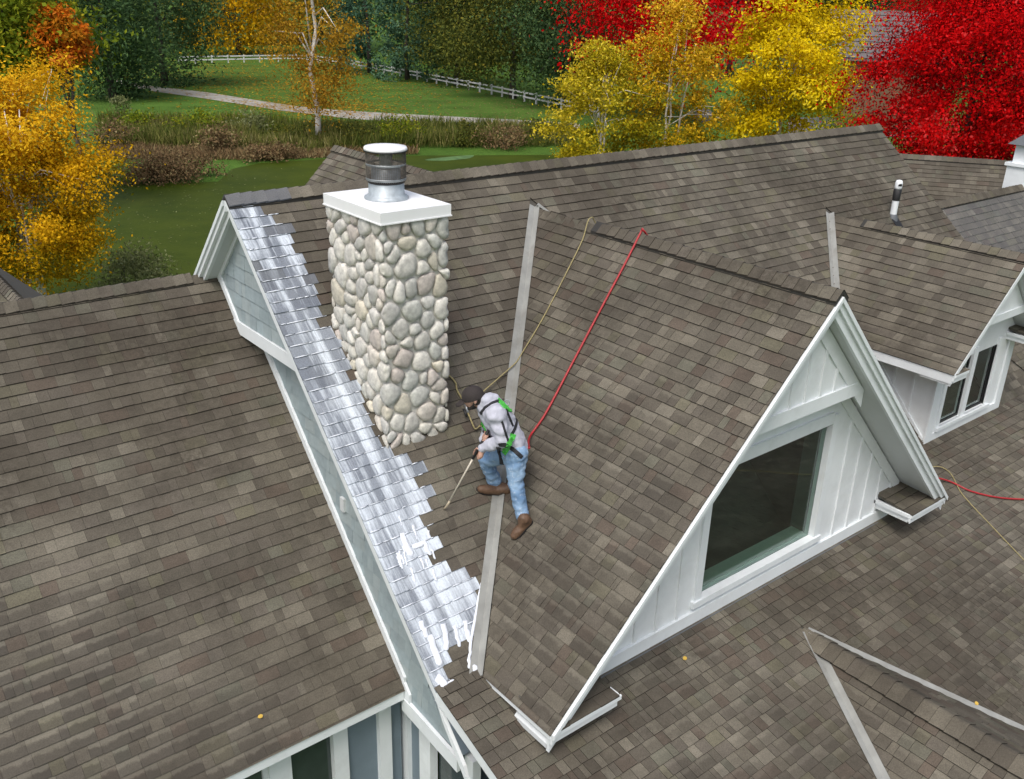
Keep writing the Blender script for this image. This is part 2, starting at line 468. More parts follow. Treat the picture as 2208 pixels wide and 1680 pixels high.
# --- main roof, front slope and rear slope
main_roof = deck('main_roof', P1, [(0.02, 0), (12.3, 0), (13.2, YB-.05), (.02, YB-.05)], house)
field_xy(main_roof, P1, (1, 0, 0), (0, 0, 0), [
    [(-.015, 0), (3.838, 0), (3.838, -.34), (3.745, -.444), (.365, -3.83), (-.015, -3.83)],
    [(3.838, 0), (9.47, 0), (9.47, -.98), (9.40, -1.07), (7.05, -3.45), (3.93, -.44), (3.838, -.34)],
    [(9.40, -1.07), (8.6, -3.83), (7.35, -3.83), (7.05, -3.45)],
    [(9.47, 0), (12.3, 0), (12.75, -1.9), (13.2, -3.83), (12.25, -3.83), (9.57, -1.07), (9.47, -.97)],
    [(10.9, -2.45), (12.25, -3.83), (10.62, -3.83), (10.62, -2.4)]], 11, foamf=foam1, wetf=wet1)
rear_main = deck('rear_roof', (np.array([0, K1, 1.]), 0.0), [(0.02, 0), (12.3, 0), (12.3, 4.2), (.02, 4.2)], house)
field_xy(rear_main, (np.array([0, K1, 1.]), 0.0), (1, 0, 0), (0, 0, 0), [[(-.015, 0), (12.3, 0), (12.3, 1.0), (-.015, 1.0)]], 12, n_single=0)
ridge_caps(main_roof, (-.02, 0, .062), (12.32, 0, .062), K1, K1, 21, w=.15, foamn=5)
# --- lower front roof
lower_roof = deck('lower_front_roof', P2, [(0.02, YB), (16, YB), (16, -8.4), (.02, -8.4)], house)
CRA = (3.95, -5.08)
field_xy(lower_roof, P2, (1, 0, 0), (0, YB, ZB), [
    [(-.015, YB-.0), (1.7, YB), (1.7, -8.4), (-.015, -8.4)],
    [(1.7, -4.30), (3.95, -4.30), (3.95, -4.98), (2.16, -8.4), (1.7, -8.4)],
    [(3.95, -4.30), (6.6, -4.30), (6.6, -8.4), (6.12, -8.4), (3.95, -4.98)],
    [(6.6, YB), (14, YB), (14, -8.4), (6.6, -8.4)]], 13, wetf=wet2, red=.09, gap=.0026, widths=(.075, .20))
# --- left wing
left_roof = deck('left_wing_roof', PL, [(-9, YL), (.42, YL), (.42, YLE), (-9, YLE)], house)
field_xy(left_roof, PL, (1, 0, 0), (0, YL, ZL), [[(-6.5, YL), (.40, YL), (.40, YLE-.02), (-6.5, YLE-.02)]], 14, wetf=wetL, red=.07)
PLb = (np.array([0, KL, 1.]), ZL+KL*YL)
left_rear = deck('left_wing_rear_roof', PLb, [(-9, YL), (.42, YL), (.42, 4.5), (-9, 4.5)], house)
ridge_caps(left_roof, (-9, YL, ZL+.045), (-.12, YL, ZL+.045), KL, KL, 22, w=.14)
# --- large dormer roof
dormer_roof = deck('dormer_roof', PD1, [(XD, -.3), (XD, YD+.02), (XEL+.03, YD+.02), (XEL+.03, -3.7)], house)
field_xy(dormer_roof, PD1, (0, -1, 0), (XD, 0, ZD), [[(XD, -.535), (XD, YD-.015), (XEL-.02, YD-.015), (XEL-.02, -3.93)]], 15, wetf=wetD, red=.09, gap=.0022, widths=(.075, .24))
dormer_right = deck('dormer_right_roof', PD1R, [(XD, -.3), (XD, YD+.02), (XER-.03, YD+.02), (XER-.03, -3.5)], house)
field_xy(dormer_right, PD1R, (0, -1, 0), (XD, 0, ZD), [[(XD, -.535), (XD, YD-.015), (XER+.02, YD-.015), (XER+.02, -3.75)]], 16, n_single=0)
ridge_caps(dormer_roof, (XD, -.33, ZD+.060), (XD, YD-.03, ZD+.060), KD, KD, 23, w=.145, vent_from=1.25)
# --- small dormer roof
PE = (np.array([-K2D, 0, 1.]), Z2-K2D*X2); PER = (np.array([K2D, 0, 1.]), Z2+K2D*X2)
XE2L, XE2R = 8.02, 10.95
small_roof = deck('small_dormer_roof', PE, [(X2, -1.0), (X2, Y2F+.02), (XE2L+.03, Y2F+.02), (XE2L+.03, -2.3)], house)
field_xy(small_roof, PE, (0, -1, 0), (X2, 0, Z2), [[(X2, -1.15), (X2, Y2F-.015), (XE2L-.02, Y2F-.015), (XE2L-.02, -2.50)]], 17, wetf=lambda P, r: max(0, min(.8, (-P[2]-2.0)*1.4))*r.choice((1, .6, .2)))
small_right = deck('small_dormer_right_roof', PER, [(X2, -1.0), (X2, Y2F+.02), (XE2R-.03, Y2F+.02), (XE2R-.03, -2.3)], house)
field_xy(small_right, PER, (0, -1, 0), (X2, 0, Z2), [[(X2, -1.15), (X2, Y2F-.015), (XE2R+.02, Y2F-.015), (XE2R+.02, -2.50)]], 18, n_single=0)
ridge_caps(small_roof, (X2, -.95, Z2+.055), (X2, Y2F-.03, Z2+.055), K2D, K2D, 24, w=.14, vent_from=.75)
# --- little cricket gable on the lower roof
KC = .60; CZ = zon(P2, *CRA)+.02
KCL, KCR = .656, .530
PC = (np.array([-KCL, 0, 1.]), CZ-KCL*CRA[0]); PCR = (np.array([KCR, 0, 1.]), CZ+KCR*CRA[0])
dC = 3.4; wL_, wR_ = K2*dC/KCL, K2*dC/KCR
cricket = deck('cricket_roof', PC, [CRA, (CRA[0], CRA[1]-dC), (CRA[0]-wL_, CRA[1]-dC)], house)
field_xy(cricket, PC, (0, -1, 0), (CRA[0], 0, CZ), [[(CRA[0], CRA[1]-.12), (CRA[0], CRA[1]-dC), (CRA[0]-wL_, CRA[1]-dC-.12)]], 19, wetf=wet2, red=.12, gap=.002)
cricket_right = deck('cricket_right_roof', PCR, [CRA, (CRA[0], CRA[1]-dC), (CRA[0]+wR_, CRA[1]-dC)], house)
field_xy(cricket_right, PCR, (0, -1, 0), (CRA[0], 0, CZ), [[(CRA[0], CRA[1]-.12), (CRA[0], CRA[1]-dC), (CRA[0]+wR_, CRA[1]-dC-.12)]], 20, wetf=wet2, red=.2)
ridge_caps(cricket, (CRA[0], CRA[1]+.05, CZ+.036), (CRA[0], CRA[1]-dC, CZ+.036), KC, KC, 25, w=.19, step=.15, vent=False)
# --- rear wings
def wing_y(name, x, z, y0, y1, k, half, seed, left=True):
    A = (np.array([-k, 0, 1.]), z-k*x); B = (np.array([k, 0, 1.]), z+k*x)
    r = deck(name, A, [(x, y0), (x, y1), (x-half, y1), (x-half, y0)], house)
    field_xy(r, A, (0, -1, 0), (x, 0, z), [[(x, y0), (x, y1), (x-half, y1), (x-half, y0)]], seed, n_single=300)
    r2 = deck(name+'_far_slope', B, [(x, y0), (x, y1), (x+half, y1), (x+half, y0)], house)
    ridge_caps(r, (x, y1+.02, z+.05), (x, y0, z+.05), k, k, seed+1, w=.14)
    return r
wing_y('rear_wing_roof', 4.6, -.62, .9, 6.1, 1.0, 2.2, 31)
wing_y('left_rear_wing_roof', -1.3, -2.03, 2.0, 8.0, 1.0, 2.2, 33)
# --- right wings
YR, ZR = -1.14, -1.25
PR2 = (np.array([0, -1., 1.]), ZR-YR); PR2b = (np.array([0, 1., 1.]), ZR+YR)
right_roof = deck('right_wing_roof', PR2, [(12.4, YR), (20, YR), (20, -4.5), (12.9, -4.5)], house)
field_xy(right_roof, PR2, (1, 0, 0), (0, YR, ZR), [[(12.55, YR), (19.9, YR), (19.9, -4.45), (13.3, -4.45)]], 35, foamf=lambda P, r: .06)  # no foam here: wet sheen put into the colour, bluish film and pale butts
right_back = deck('right_wing_rear_roof', PR2b, [(12.4, YR), (20, YR), (20, 1.0), (12.4, 1.0)], house)
ridge_caps(right_roof, (12.45, YR, ZR+.05), (20, YR, ZR+.05), 1, 1, 36, w=.15)
ra = hit((1890, 331), (0, 0, 1), -1.5); rb = hit((2185, 350), (0, 0, 1), -1.5)
td = (rb-ra)/np.linalg.norm(rb-ra); nd = np.array([-td[1], td[0], 0]); nd = nd if nd@(CAM-ra) > 0 else -nd   # horizontal, toward the camera
PA = (np.array([nd[0], nd[1], 1.]), nd@ra+ra[2])
ea, eb = ra-td*1.0, rb+td*6
angled = deck('angled_wing_roof', PA, [tuple(ea[:2]), tuple(eb[:2]), tuple((eb+nd*5)[:2]), tuple((ea+nd*5)[:2])], house)
field_xy(angled, PA, td, ra, [[tuple((ra-td)[:2]), tuple((rb+td*2)[:2]), tuple((rb+td*2+nd*4)[:2]), tuple((ra-td+nd*4)[:2])]], 37)
PAb = (np.array([-nd[0], -nd[1], 1.]), -nd@ra+ra[2])
deck('angled_wing_rear_roof', PAb, [tuple(ea[:2]), tuple(eb[:2]), tuple((eb-nd*4)[:2]), tuple((ea-nd*4)[:2])], house)
ridge_caps(angled, ra-td*.5+np.array([0, 0, .05]), eb+np.array([0, 0, .05]), 1, 1, 38, w=.16)

# --- valley flashing
def valley(name, parent, a, b, plA, plB, wA=.085, wB=.085, mat='valley'):
    a, b = np.array(a, float), np.array(b, float); t = (b-a)/np.linalg.norm(b-a); mb = MB()
    for pl, wd in ((plA, wA), (plB, wB)):
        n = pl[0]/np.linalg.norm(pl[0]); s = np.cross(n, t); s /= np.linalg.norm(s)
        other = plB if pl is plA else plA
        # side of this flange: away from the other slope's material (upwards out of the valley)
        if (s@other[0])*-1 > 0 and True: pass
        if s[2] < 0: s = -s
        mb.prism([a+n*.012, b+n*.012, b+s*wd+n*.020, a+s*wd+n*.020], n*.003)
    return mb.build(name, M[mat], parent)
vt = (XD, ZD/K1, ZD); zel = ZD-KD*(XD-XEL)
valley('valley_flashing', main_roof, vt, (XEL-.05, zon(P1, 0, 0)*0+(zel-.05)/K1, zel-.05), P1, PD1)
zer = ZD-KD*(XER-XD); valley('valley_flashing', main_roof, vt, (XER, zer/K1, zer), P1, PD1R)
z2e = Z2-K2D*(X2-XE2L); valley('valley_flashing', main_roof, (X2, Z2/K1, Z2), (XE2L, z2e/K1, z2e), P1, PE)
cA = np.array([CRA[0], CRA[1], zon(P2, *CRA)])
valley('valley_flashing', lower_roof, cA, (CRA[0]-wL_, CRA[1]-dC, zon(P2, 0, CRA[1]-dC)), P2, PC, .07, .07)
valley('valley_flashing', lower_roof, cA, (CRA[0]+wR_, CRA[1]-dC, zon(P2, 0, CRA[1]-dC)), P2, PCR, .07, .07)

# --- left gable of the main roof: rake boards, soffit, shake panels
def rake_x(name, pts, x0, x1, top, bot, parent, mat='white'):
    """board in a plane x=const that follows the (y,z) line pts, from 'top' to 'bot' below it"""
    mb = MB()
    for (ya, za), (yb_, zb_) in zip(pts[:-1], pts[1:]):
        mb.prism([(x0, ya, za-top), (x0, yb_, zb_-top), (x0, yb_, zb_-bot), (x0, ya, za-bot)], (x1-x0, 0, 0))
    return mb.build(name, M[mat], parent)
gable = MB(); gable.prism([(.40, -3.62, -4.98), (.40, -3.12, -4.45), (.40, -3.12, -3.30), (.40, 0, -.2), (.40, 4.1, -4.3), (.40, 4.1, -4.98)], (.14, 0, 0))
gable_wall = gable.build('gable_wall', M['bluepanel'], house)
rake_x('rake_board', [(0, 0), (YB, ZB)], .012, .055, .018, .185, gable_wall)
rake_x('rake_trim', [(0.0, 0.0), (YB-.03, ZB-.03)], -.012, .010, .014, .075, gable_wall)
rake_x('rake_board', [(0, 0), (4.0, -4.0*K1)], .012, .055, .018, .20, gable_wall)
rake_x('rake_trim', [(0, 0), (4.0, -4.0*K1)], -.030, .010, .014, .13, gable_wall)
rake_x('rake_trim', [(0, 0), (4.0, -4.0*K1)], -.050, -.032, .010, .065, gable_wall)
mb = MB(); mb.prism([(.016, YB+.02, ZB-.17), (.016, YB-.42, ZB-.62), (.016, YB-.52, ZB-.86), (.016, YB-.10, ZB-.36)], (.035, 0, 0)); mb.build('rake_tail', M['white'], gable_wall)
lr = MB(); lr.prism([(-.004, YB, ZB-.004-.012), (-.004, -8.4, zon(P2, 0, -8.4)-.016), (-.004, -8.4, zon(P2, 0, -8.4)-.14), (-.004, YB, ZB-.15)], (.045, 0, 0)); lr.build('lower_rake_board', M['white'], lower_roof)
for sg, k in ((-1, 1), (1, 1)):
    mb = MB(); yy = sg*4.0; zz = -abs(yy)*K1
    if sg < 0: yy = YB; zz = ZB
    mb.prism([(.05, 0, -.19), (.41, 0, -.19), (.41, yy, zz-.19), (.05, yy, zz-.19)], (0, 0, .05)); mb.build('rake_soffit', M['soffit'], gable_wall)
shk = [(.31, .37, .385), (.29, .35, .37), (.33, .385, .395), (.30, .365, .385)]
up = MB(); up.prism([(.205, -1.46, -1.63), (.205, 0, -.2), (.205, 1.35, -1.55), (.205, 1.35, -1.63)], (.19, 0, 0)); upper = up.build('upper_gable_panel', M['soffit'], house)
shingle_field(upper, (.20, 0, 0), (0, 1, 0), (0, 0, -1), [[(-1.40, 1.55), (0, .22), (1.33, 1.55)]], 41, expo=.165, mat=M['shake'], name='shake', widths=(.09, .26), pal=shk, hh=(.002, .012))
shingle_field(gable_wall, (.395, 0, 0), (0, 1, 0), (0, 0, -1), [[(-3.10, 3.35), (-.1, .5), (1.0, 1.5), (1.0, 4.9), (-3.10, 4.9)], [(-3.10, 4.45), (-3.10, 4.9), (-3.54, 4.9)]], 42, expo=.165, mat=M['shake'], name='shake', widths=(.09, .26), pal=shk, hh=(.002, .012))
mb = MB(); mb.prism([(.165, -1.44, -1.49), (.165, 1.2, -1.49), (.165, 1.2, -1.64), (.165, -1.47, -1.64)], (.03, 0, 0)); mb.build('skirt_board', M['white'], upper)
mb = MB(); mb.prism([(.168, 1.12, zon(PL, 0, 1.12)+.06), (.168, .36, zon(PL, 0, .36)+.02), (.168, .36, zon(PL, 0, .36)+.12), (.168, 1.12, zon(PL, 0, 1.12)+.17)], (.025, 0, 0)); mb.build('corner_trim', M['white'], upper)
rake_x('inner_rake_trim', [(0, -.17), (1.2, -.17-1.2*K1)], .170, .196, 0, .09, upper)
mb = MB(); mb.prism([(.355, .4, zon(PL, 0, .4)+.015), (.355, YLE, zon(PL, 0, YLE)+.015), (.355, YLE, zon(PL, 0, YLE)+.135), (.355, .4, zon(PL, 0, .4)+.135)], (.03, 0, 0)); mb.build('wall_trim', M['white'], gable_wall)
mb = MB(); mb.prism([(.352, YLE+.04, zon(PL, 0, YLE)+.12), (.352, YLE+.04, -5.02), (.352, YLE-.10, -5.02), (.352, YLE-.10, zon(PL, 0, YLE)-.03)], (.03, 0, 0)); mb.build('corner_trim', M['white'], gable_wall)
mb = MB(); mb.prism([(.345, YLE+.04, -4.86), (.345, -3.66, -4.93), (.345, -3.66, -5.11), (.345, YLE+.04, -5.04)], (.04, 0, 0)); mb.build('skirt_board', M['white'], gable_wall)
wb = hit((742, 1085), (1, 0, 0), .385)
mb = MB(); mb.box((.355, wb[1]-.04, wb[2]-.09), (.392, wb[1]+.04, wb[2]+.07)); mb.build('wall_bracket', M['soffit'], gable_wall)
# wall below the gable skirt, with a window
lw = MB(); lw.box((.55, -2.75, GZ), (.70, 4.0, -4.9)); lw.box((.55, -3.55, GZ), (.70, -2.75, -7.2))
lower_wall = lw.build('lower_gable_wall', M['bluepanel'], house)
mb = MB(); mb.box((.50, -2.95, GZ), (.60, -2.74, -5.0)); mb.build('post', M['white'], lower_wall)
mb = MB(); mb.box((.50, -3.72, GZ), (.60, -3.58, -5.03)); mb.build('post', M['white'], lower_wall)
gw = MB(); gw.box((.62, -3.58, -7.2), (.63, -2.95, -5.0)); gw.build('gable_window_pane', M['darkglass'], lower_wall)
mb = MB(); mb.box((.95, -4.6, -7.2), (.97, -2.5, -4.9)); mb.build('curtain_wall', M['bluepanel'], lower_wall)
# porch roof glimpsed under the lower roof edge
pr = MB(); pr.prism([(.72, -2.0, -4.70), (6, -2.0, -4.70), (6, -8.0, -6.6), (.72, -8.0, -6.6)], (0, 0, -.08)); porch = pr.build('porch_roof', M['deck'], house)
shingle_field(porch, (0, -2.0, -4.69), (1, 0, 0), (0, -.9533, -.302), [[(.70, 0), (2.6, 0), (2.6, 3.4), (.70, 3.4)]], 43, n_single=0)

# --- left wing: eave, wall, posts, windows
mb = MB(); ze = zon(PL, 0, YLE); mb.prism([(-9, YLE-.012, ze-.012), (.34, YLE-.012, ze-.012), (.34, YLE-.012, ze-.135), (-9, YLE-.012, ze-.135)], (0, .03, 0)); mb.build('eave_fascia', M['white'], left_roof)
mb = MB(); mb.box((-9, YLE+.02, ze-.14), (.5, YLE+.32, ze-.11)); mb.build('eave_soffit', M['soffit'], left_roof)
YLW = YLE+.20
def lx(px): return hit((px, 1660), (0, 1, 0), YLW)[0]
left_wall = MB(); left_wall.box((-9, YLW+.10, GZ), (lx(500), YLW+.22, ze-.1)); left_wall.box((lx(748), YLW+.04, GZ), (.45, YLW+.2, ze-.1))
left_wall.box((lx(500), YLW+.10, GZ), (lx(748), YLW+.22, -7.3))
lwall = left_wall.build('left_wing_wall', M['bluepanel'], house)
for a, b in ((579, 628), (721, 752), (819, 845), (878, 902)):
    mb = MB(); mb.box((lx(a), YLW-.02, GZ), (lx(b), YLW+.16, ze-.12)); mb.build('post', M['white'], lwall)
for a, b in ((470, 579), (628, 721)):
    mb = MB(); mb.box((lx(a), YLW+.06, -7.3), (lx(b), YLW+.07, ze-.12)); mb.build('window_pane', M['darkglass'], lwall)
mb = MB(); mb.box((lx(568), YLW+.03, -7.3), (lx(579), YLW+.1, ze-.12)); mb.build('window_frame', M['soffit'], lwall)
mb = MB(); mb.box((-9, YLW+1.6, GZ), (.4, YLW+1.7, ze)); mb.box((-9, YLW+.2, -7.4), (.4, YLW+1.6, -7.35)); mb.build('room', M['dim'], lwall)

# --- large dormer: front wall, window, gable panel, rakes, returns
def rake_y(name, pts, y0, y1, top, bot, parent, mat='white'):
    mb = MB()
    for (xa, za), (xb, zb_) in zip(pts[:-1], pts[1:]):
        mb.prism([(xa, y0, za-top), (xb, y0, zb_-top), (xb, y0, zb_-bot), (xa, y0, za-bot)], (0, y1-y0, 0))
    return mb.build(name, M[mat], parent)
def zd_(x, k=KD, xc=XD, zc=ZD): return zc-k*abs(x-xc)
WX0, WX1, WZ0, WZ1 = 2.915, 4.895, -3.69, -2.225
ZBASE = zon(P2, 0, YW)-.03
def wallpoly(xs, zlow, zhigh_f): pass
fw_ = MB(); SO = .24
OX0, OX1, OZ0, OZ1 = WX0-.03, WX1+.03, WZ0-.03, WZ1+.03
fw_.prism([(XEL+.35, YW, ZBASE), (OX0, YW, ZBASE), (OX0, YW, zd_(OX0)-SO), (XEL+.35, YW, zd_(XEL+.35)-SO)], (0, .12, 0))
fw_.prism([(OX1, YW, ZBASE), (XER-.35, YW, ZBASE), (XER-.35, YW, zd_(XER-.35)-SO), (OX1, YW, zd_(OX1)-SO)], (0, .12, 0))
fw_.prism([(OX0, YW, OZ1), (OX1, YW, OZ1), (OX1, YW, zd_(OX1)-SO), (XD, YW, ZD-SO), (OX0, YW, zd_(OX0)-SO)], (0, .12, 0))
fw_.prism([(OX0, YW, ZBASE), (OX1, YW, ZBASE), (OX1, YW, OZ0), (OX0, YW, OZ0)], (0, .12, 0))
dwall = fw_.build('dormer_wall', M['white2'], house)
x = 1.05
while x < 6.7:
    if not (WX0-.16 < x < WX1+.16):
        zt = zd_(x)-SO
        if zt > ZBASE+.2:
            mb = MB(); mb.box((x-.022, YW-.02, ZBASE+.1), (x+.022, YW-.001, zt)); mb.build('batten', M['white2'], dwall)
    x += .305
mb = MB(); mb.box((XEL+.5, YW-.035, ZBASE-.01), (XER-.5, YW-.002, ZBASE+.17)); mb.build('base_board', M['white'], dwall)
mb = MB(); mb.box((XEL+.75, YW-.065, ZBASE-.02), (XER-.75, YW-.037, ZBASE+.02)); mb.build('step_flashing', M['lead'], dwall)
for nm, a, b in (('window_casing', (WX0-.10, WZ0-.10), (WX0+.0, WZ1+.10)), ('window_casing', (WX1, WZ0-.10), (WX1+.10, WZ1+.10)), ('window_casing', (WX0+.002, WZ1), (WX1-.002, WZ1+.14)), ('window_stool', (WX0-.13, WZ0-.075), (WX1+.13, WZ0-.002))):
    mb = MB(); mb.box((a[0], YW-(.05 if nm == 'window_stool' else .03), a[1]), (b[0], YW+.10, b[1])); mb.build(nm, M['white'], dwall)
wnd = MB(); wnd.box((WX0, YW+.045, WZ0), (WX1, YW+.055, WZ1)); wnd.build('window_pane', M['glass'], dwall)
mb = MB(); mb.box((WX0+.003, YW+.10, WZ0-.01), (WX1-.003, YW+.28, WZ0+.012)); mb.build('inner_sill', M['sill'], dwall)
mb = MB(); mb.box((WX1-.004, YW+.12, WZ0), (WX1+.02, YW+.30, WZ1)); mb.box((WX0-.02, YW+.12, WZ0), (WX0+.004, YW+.30, WZ1)); mb.build('inner_jamb', M['jamb'], dwall)
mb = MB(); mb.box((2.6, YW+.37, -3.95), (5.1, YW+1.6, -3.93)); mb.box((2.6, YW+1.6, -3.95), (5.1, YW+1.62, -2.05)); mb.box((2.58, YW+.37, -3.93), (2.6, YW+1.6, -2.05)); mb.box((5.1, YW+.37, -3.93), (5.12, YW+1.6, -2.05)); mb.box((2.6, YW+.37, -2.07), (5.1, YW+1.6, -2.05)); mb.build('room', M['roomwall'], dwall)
# gable panel under the peak
YP = -4.66; ZP = -1.74
xh = (ZD-SO-ZP)/KD
gp = MB(); gp.prism([(XD-xh, YP, ZP), (XD+xh, YP, ZP), (XD, YP, ZD-SO)], (0, .27, 0)); gpo = gp.build('gable_panel', M['white2'], house)
for x in np.arange(XD-1.0, XD+1.01, .25):
    zt = zd_(x)-SO-.02
    if zt > ZP+.2: mb = MB(); mb.box((x-.02, YP-.018, ZP+.1), (x+.02, YP-.001, zt)); mb.build('batten', M['white2'], gpo)
mb = MB(); mb.prism([(XD-xh+.01, YP-.03, ZP-.01), (XD+xh-.01, YP-.03, ZP-.01), (XD+xh-.15, YP-.03, ZP+.135), (XD-xh+.15, YP-.03, ZP+.135)], (0, .028, 0)); mb.build('band_board', M['white'], gpo)
rake_y('frieze', [(XD, ZD-SO+.01), (XD+xh, ZP+.01)], YP-.022, YP-.002, 0, .20, gpo, 'white2')
rake_y('frieze', [(XD, ZD-SO+.01), (XD-xh, ZP+.01)], YP-.021, YP-.002, 0, .20, gpo, 'white2')
rake_y('frieze', [(XD+xh, ZP-.0), (XER-.35, zd_(XER-.35)-SO)], YW-.025, YW-.002, 0, .17, dwall, 'white2')
rake_y('frieze', [(XD-xh, ZP-.0), (XEL+.35, zd_(XEL+.35)-SO)], YW-.025, YW-.002, 0, .17, dwall, 'white2')
for xe in (XEL, XER):
    pts = [(XD, ZD), (xe, zd_(xe))]
    rake_y('rake_board', pts, YD+.012, YD+.05, .02, .235, dwall)
    rake_y('rake_trim', pts, YD-.020, YD+.010, .016, .135, dwall)
    rake_y('rake_trim', pts, YD-.045, YD-.022, .014, .065, dwall)
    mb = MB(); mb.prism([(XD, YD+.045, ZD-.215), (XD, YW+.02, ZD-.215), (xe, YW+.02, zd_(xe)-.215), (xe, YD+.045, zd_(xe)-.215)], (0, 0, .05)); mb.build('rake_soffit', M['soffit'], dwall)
mb = MB(); mb.prism([(XEL-.012, YD, zel-.02), (XEL-.012, -3.95, zel-.02), (XEL-.012, -3.95, zel-.075), (XEL-.012, YD, zel-.075)], (.03, 0, 0)); mb.build('eave_fascia', M['white'], dormer_roof)
mb = MB(); mb.prism([(XER+.012, YD, zer-.02), (XER+.012, -3.75, zer-.02), (XER+.012, -3.75, zer-.115), (XER+.012, YD, zer-.115)], (-.03, 0, 0)); mb.build('eave_fascia', M['white'], dormer_roof)
def cornice_return(x0, x1, ztop, seed, yf=YD, yb_=YW):
    zt = ztop-.03; zb = ztop-.15
    dy = yb_-yf; rise = dy*.16
    q = MB(); q.prism([(x0+.005, yf, zt-.01), (x1-.005, yf, zt-.01), (x1-.005, yb_, zt+rise-.01), (x0+.005, yb_, zt+rise-.01)], (0, 0, -.02)); rt = q.build('cornice_return', M['deck'], house)
    mb = MB(); mb.box((x0, yf-.01, zb), (x1, yf+.02, zt)); mb.box((x0, yf-.03, zt-.045), (x1+(.03 if x1 < XD else 0), yf-.011, zt+.002)); mb.build('return_fascia', M['white'], rt)
    inner = x1 if abs(x1-(XD if yf == YD else X2)) < abs(x0-(XD if yf == YD else X2)) else x0
    e = .03 if inner == x1 else -.03
    mb = MB(); mb.box((inner-e, yf+.021, zb+.003), (inner-e*.08, yb_, zt-.003)); mb.box((inner-e*.06, yf+.004, zt-.043), (inner+e*.9, yb_, zt)); mb.build('return_end', M['white'], rt)
    mb = MB(); mb.box((x0, yf, zb), (x1, yb_, zb+.015)); mb.build('return_soffit', M['soffit'], rt)
    V = np.array([0, -dy, -rise]); Lv = np.linalg.norm(V); V = V/Lv
    shingle_field(rt, (0, yb_, zt+rise), (1, 0, 0), V, [[(x0+(.24 if inner == x1 else 0), 0), (x1-(.24 if inner == x0 else 0), 0), (x1, Lv+.03), (x0, Lv+.03)]], seed, n_single=60)
cornice_return(XEL+.02, 1.27, zel+.02, 51)
cornice_return(6.24, XER-.02, zer+.02, 52)

# --- small dormer: cheek, front, window
YS = -3.778; SX0, SX1 = 8.50, 10.72; zS = zon(P2, 0, YS)-.03
sw = MB(); wz0, wz1, a0, a1 = -3.575, -2.60, 8.83, 10.20
def zs_(x): return Z2-K2D*abs(x-X2)
sw.prism([(SX0, YS, zS), (a0, YS, zS), (a0, YS, zs_(a0)-.2), (SX0, YS, zs_(SX0)-.2)], (0, .1, 0))
sw.prism([(a1, YS, zS), (SX1, YS, zS), (SX1, YS, zs_(SX1)-.2), (a1, YS, zs_(a1)-.2)], (0, .1, 0))
sw.prism([(a0, YS, wz1), (a1, YS, wz1), (a1, YS, zs_(a1)-.2), (X2, YS, Z2-.2), (a0, YS, zs_(a0)-.2)], (0, .1, 0))
sw.prism([(a0, YS, zS), (a1, YS, zS), (a1, YS, wz0), (a0, YS, wz0)], (0, .1, 0))
swall = sw.build('small_dormer_wall', M['white2'], house)
ck = MB(); zt = zs_(SX0)-.05
ck.prism([(SX0, YS+.101, zS), (SX0, YS+.101, zt), (SX0, zt/K1+.1, zt)], (.1, 0, 0)); cheek = ck.build('cheek_wall', M['white2'], house)
ck = MB(); ck.prism([(SX1, YS+.101, zS), (SX1, YS+.101, zt), (SX1, zt/K1+.1, zt)], (-.1, 0, 0)); ck.build('cheek_wall', M['white2'], house)
for yy in np.arange(YS+.32, -2.4, .30):
    mb = MB(); mb.box((SX0-.018, yy-.02, max(zS, K1*yy+.02)), (SX0-.001, yy+.02, zt)); mb.build('batten', M['white2'], cheek)
mb = MB(); mb.prism([(SX0-.025, YS-.0, zS+.0), (SX0-.025, YS+.02, zS+.12), (SX0-.025, -2.4, -2.4*K1+.14), (SX0-.025, -2.4, -2.4*K1)], (.024, 0, 0)); mb.build('cheek_trim', M['white'], cheek)
mb = MB(); mb.box((SX0-.02, YS-.03, zS), (SX0+.16, YS-.002, zs_(SX0)-.22)); mb.build('corner_board', M['white'], swall)
mb = MB(); mb.box((SX1-.16, YS-.03, zS), (SX1+.02, YS-.002, zs_(SX1)-.22)); mb.build('corner_board', M['white'], swall)
mb = MB(); mb.box((SX0+.162, YS-.028, zS), (SX1-.162, YS-.002, zS+.14)); mb.build('base_board', M['white'], swall)
mid = (a0+a1)/2
for p, q in ((a0-.09, a0), (a1, a1+.09), (mid-.06, mid+.06)):
    mb = MB(); mb.box((p, YS-.024, wz0-.09), (q, YS+.09, wz1+.10)); mb.build('window_casing', M['white'], swall)
mb = MB(); mb.box((a0-.10, YS-.06, wz0-.055), (a1+.10, YS-.026, wz0-.003)); mb.build('window_stool', M['white'], swall)
for p, q in ((a0, mid-.06), (mid+.06, a1)):
    mb = MB(); mb.box((p, YS+.03, wz0), (q, YS+.04, wz1)); pn = mb.build('window_pane', M['glass'], swall)
    mb = MB(); mb.box((p, YS+.02, wz0), (p+.035, YS+.05, wz1)); mb.box((q-.035, YS+.02, wz0), (q, YS+.05, wz1)); mb.box((p+.035, YS+.021, wz0), (q-.035, YS+.05, wz0+.04)); mb.build('sash', M['black'], swall)
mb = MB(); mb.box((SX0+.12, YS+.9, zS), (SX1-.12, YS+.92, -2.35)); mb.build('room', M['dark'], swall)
sg = MB(); ZP2 = zs_(8.75)-.26; xs = (Z2-.2-ZP2)/K2D
sg.prism([(X2-xs, -4.03, ZP2), (X2+xs, -4.03, ZP2), (X2, -4.03, Z2-.2)], (0, .24, 0)); sgo = sg.build('small_gable_panel', M['white2'], house)
mb = MB(); mb.box((X2-xs+.08, -4.055, ZP2-.01), (X2+xs-.08, -4.032, ZP2+.10)); mb.build('band_board', M['white'], sgo)
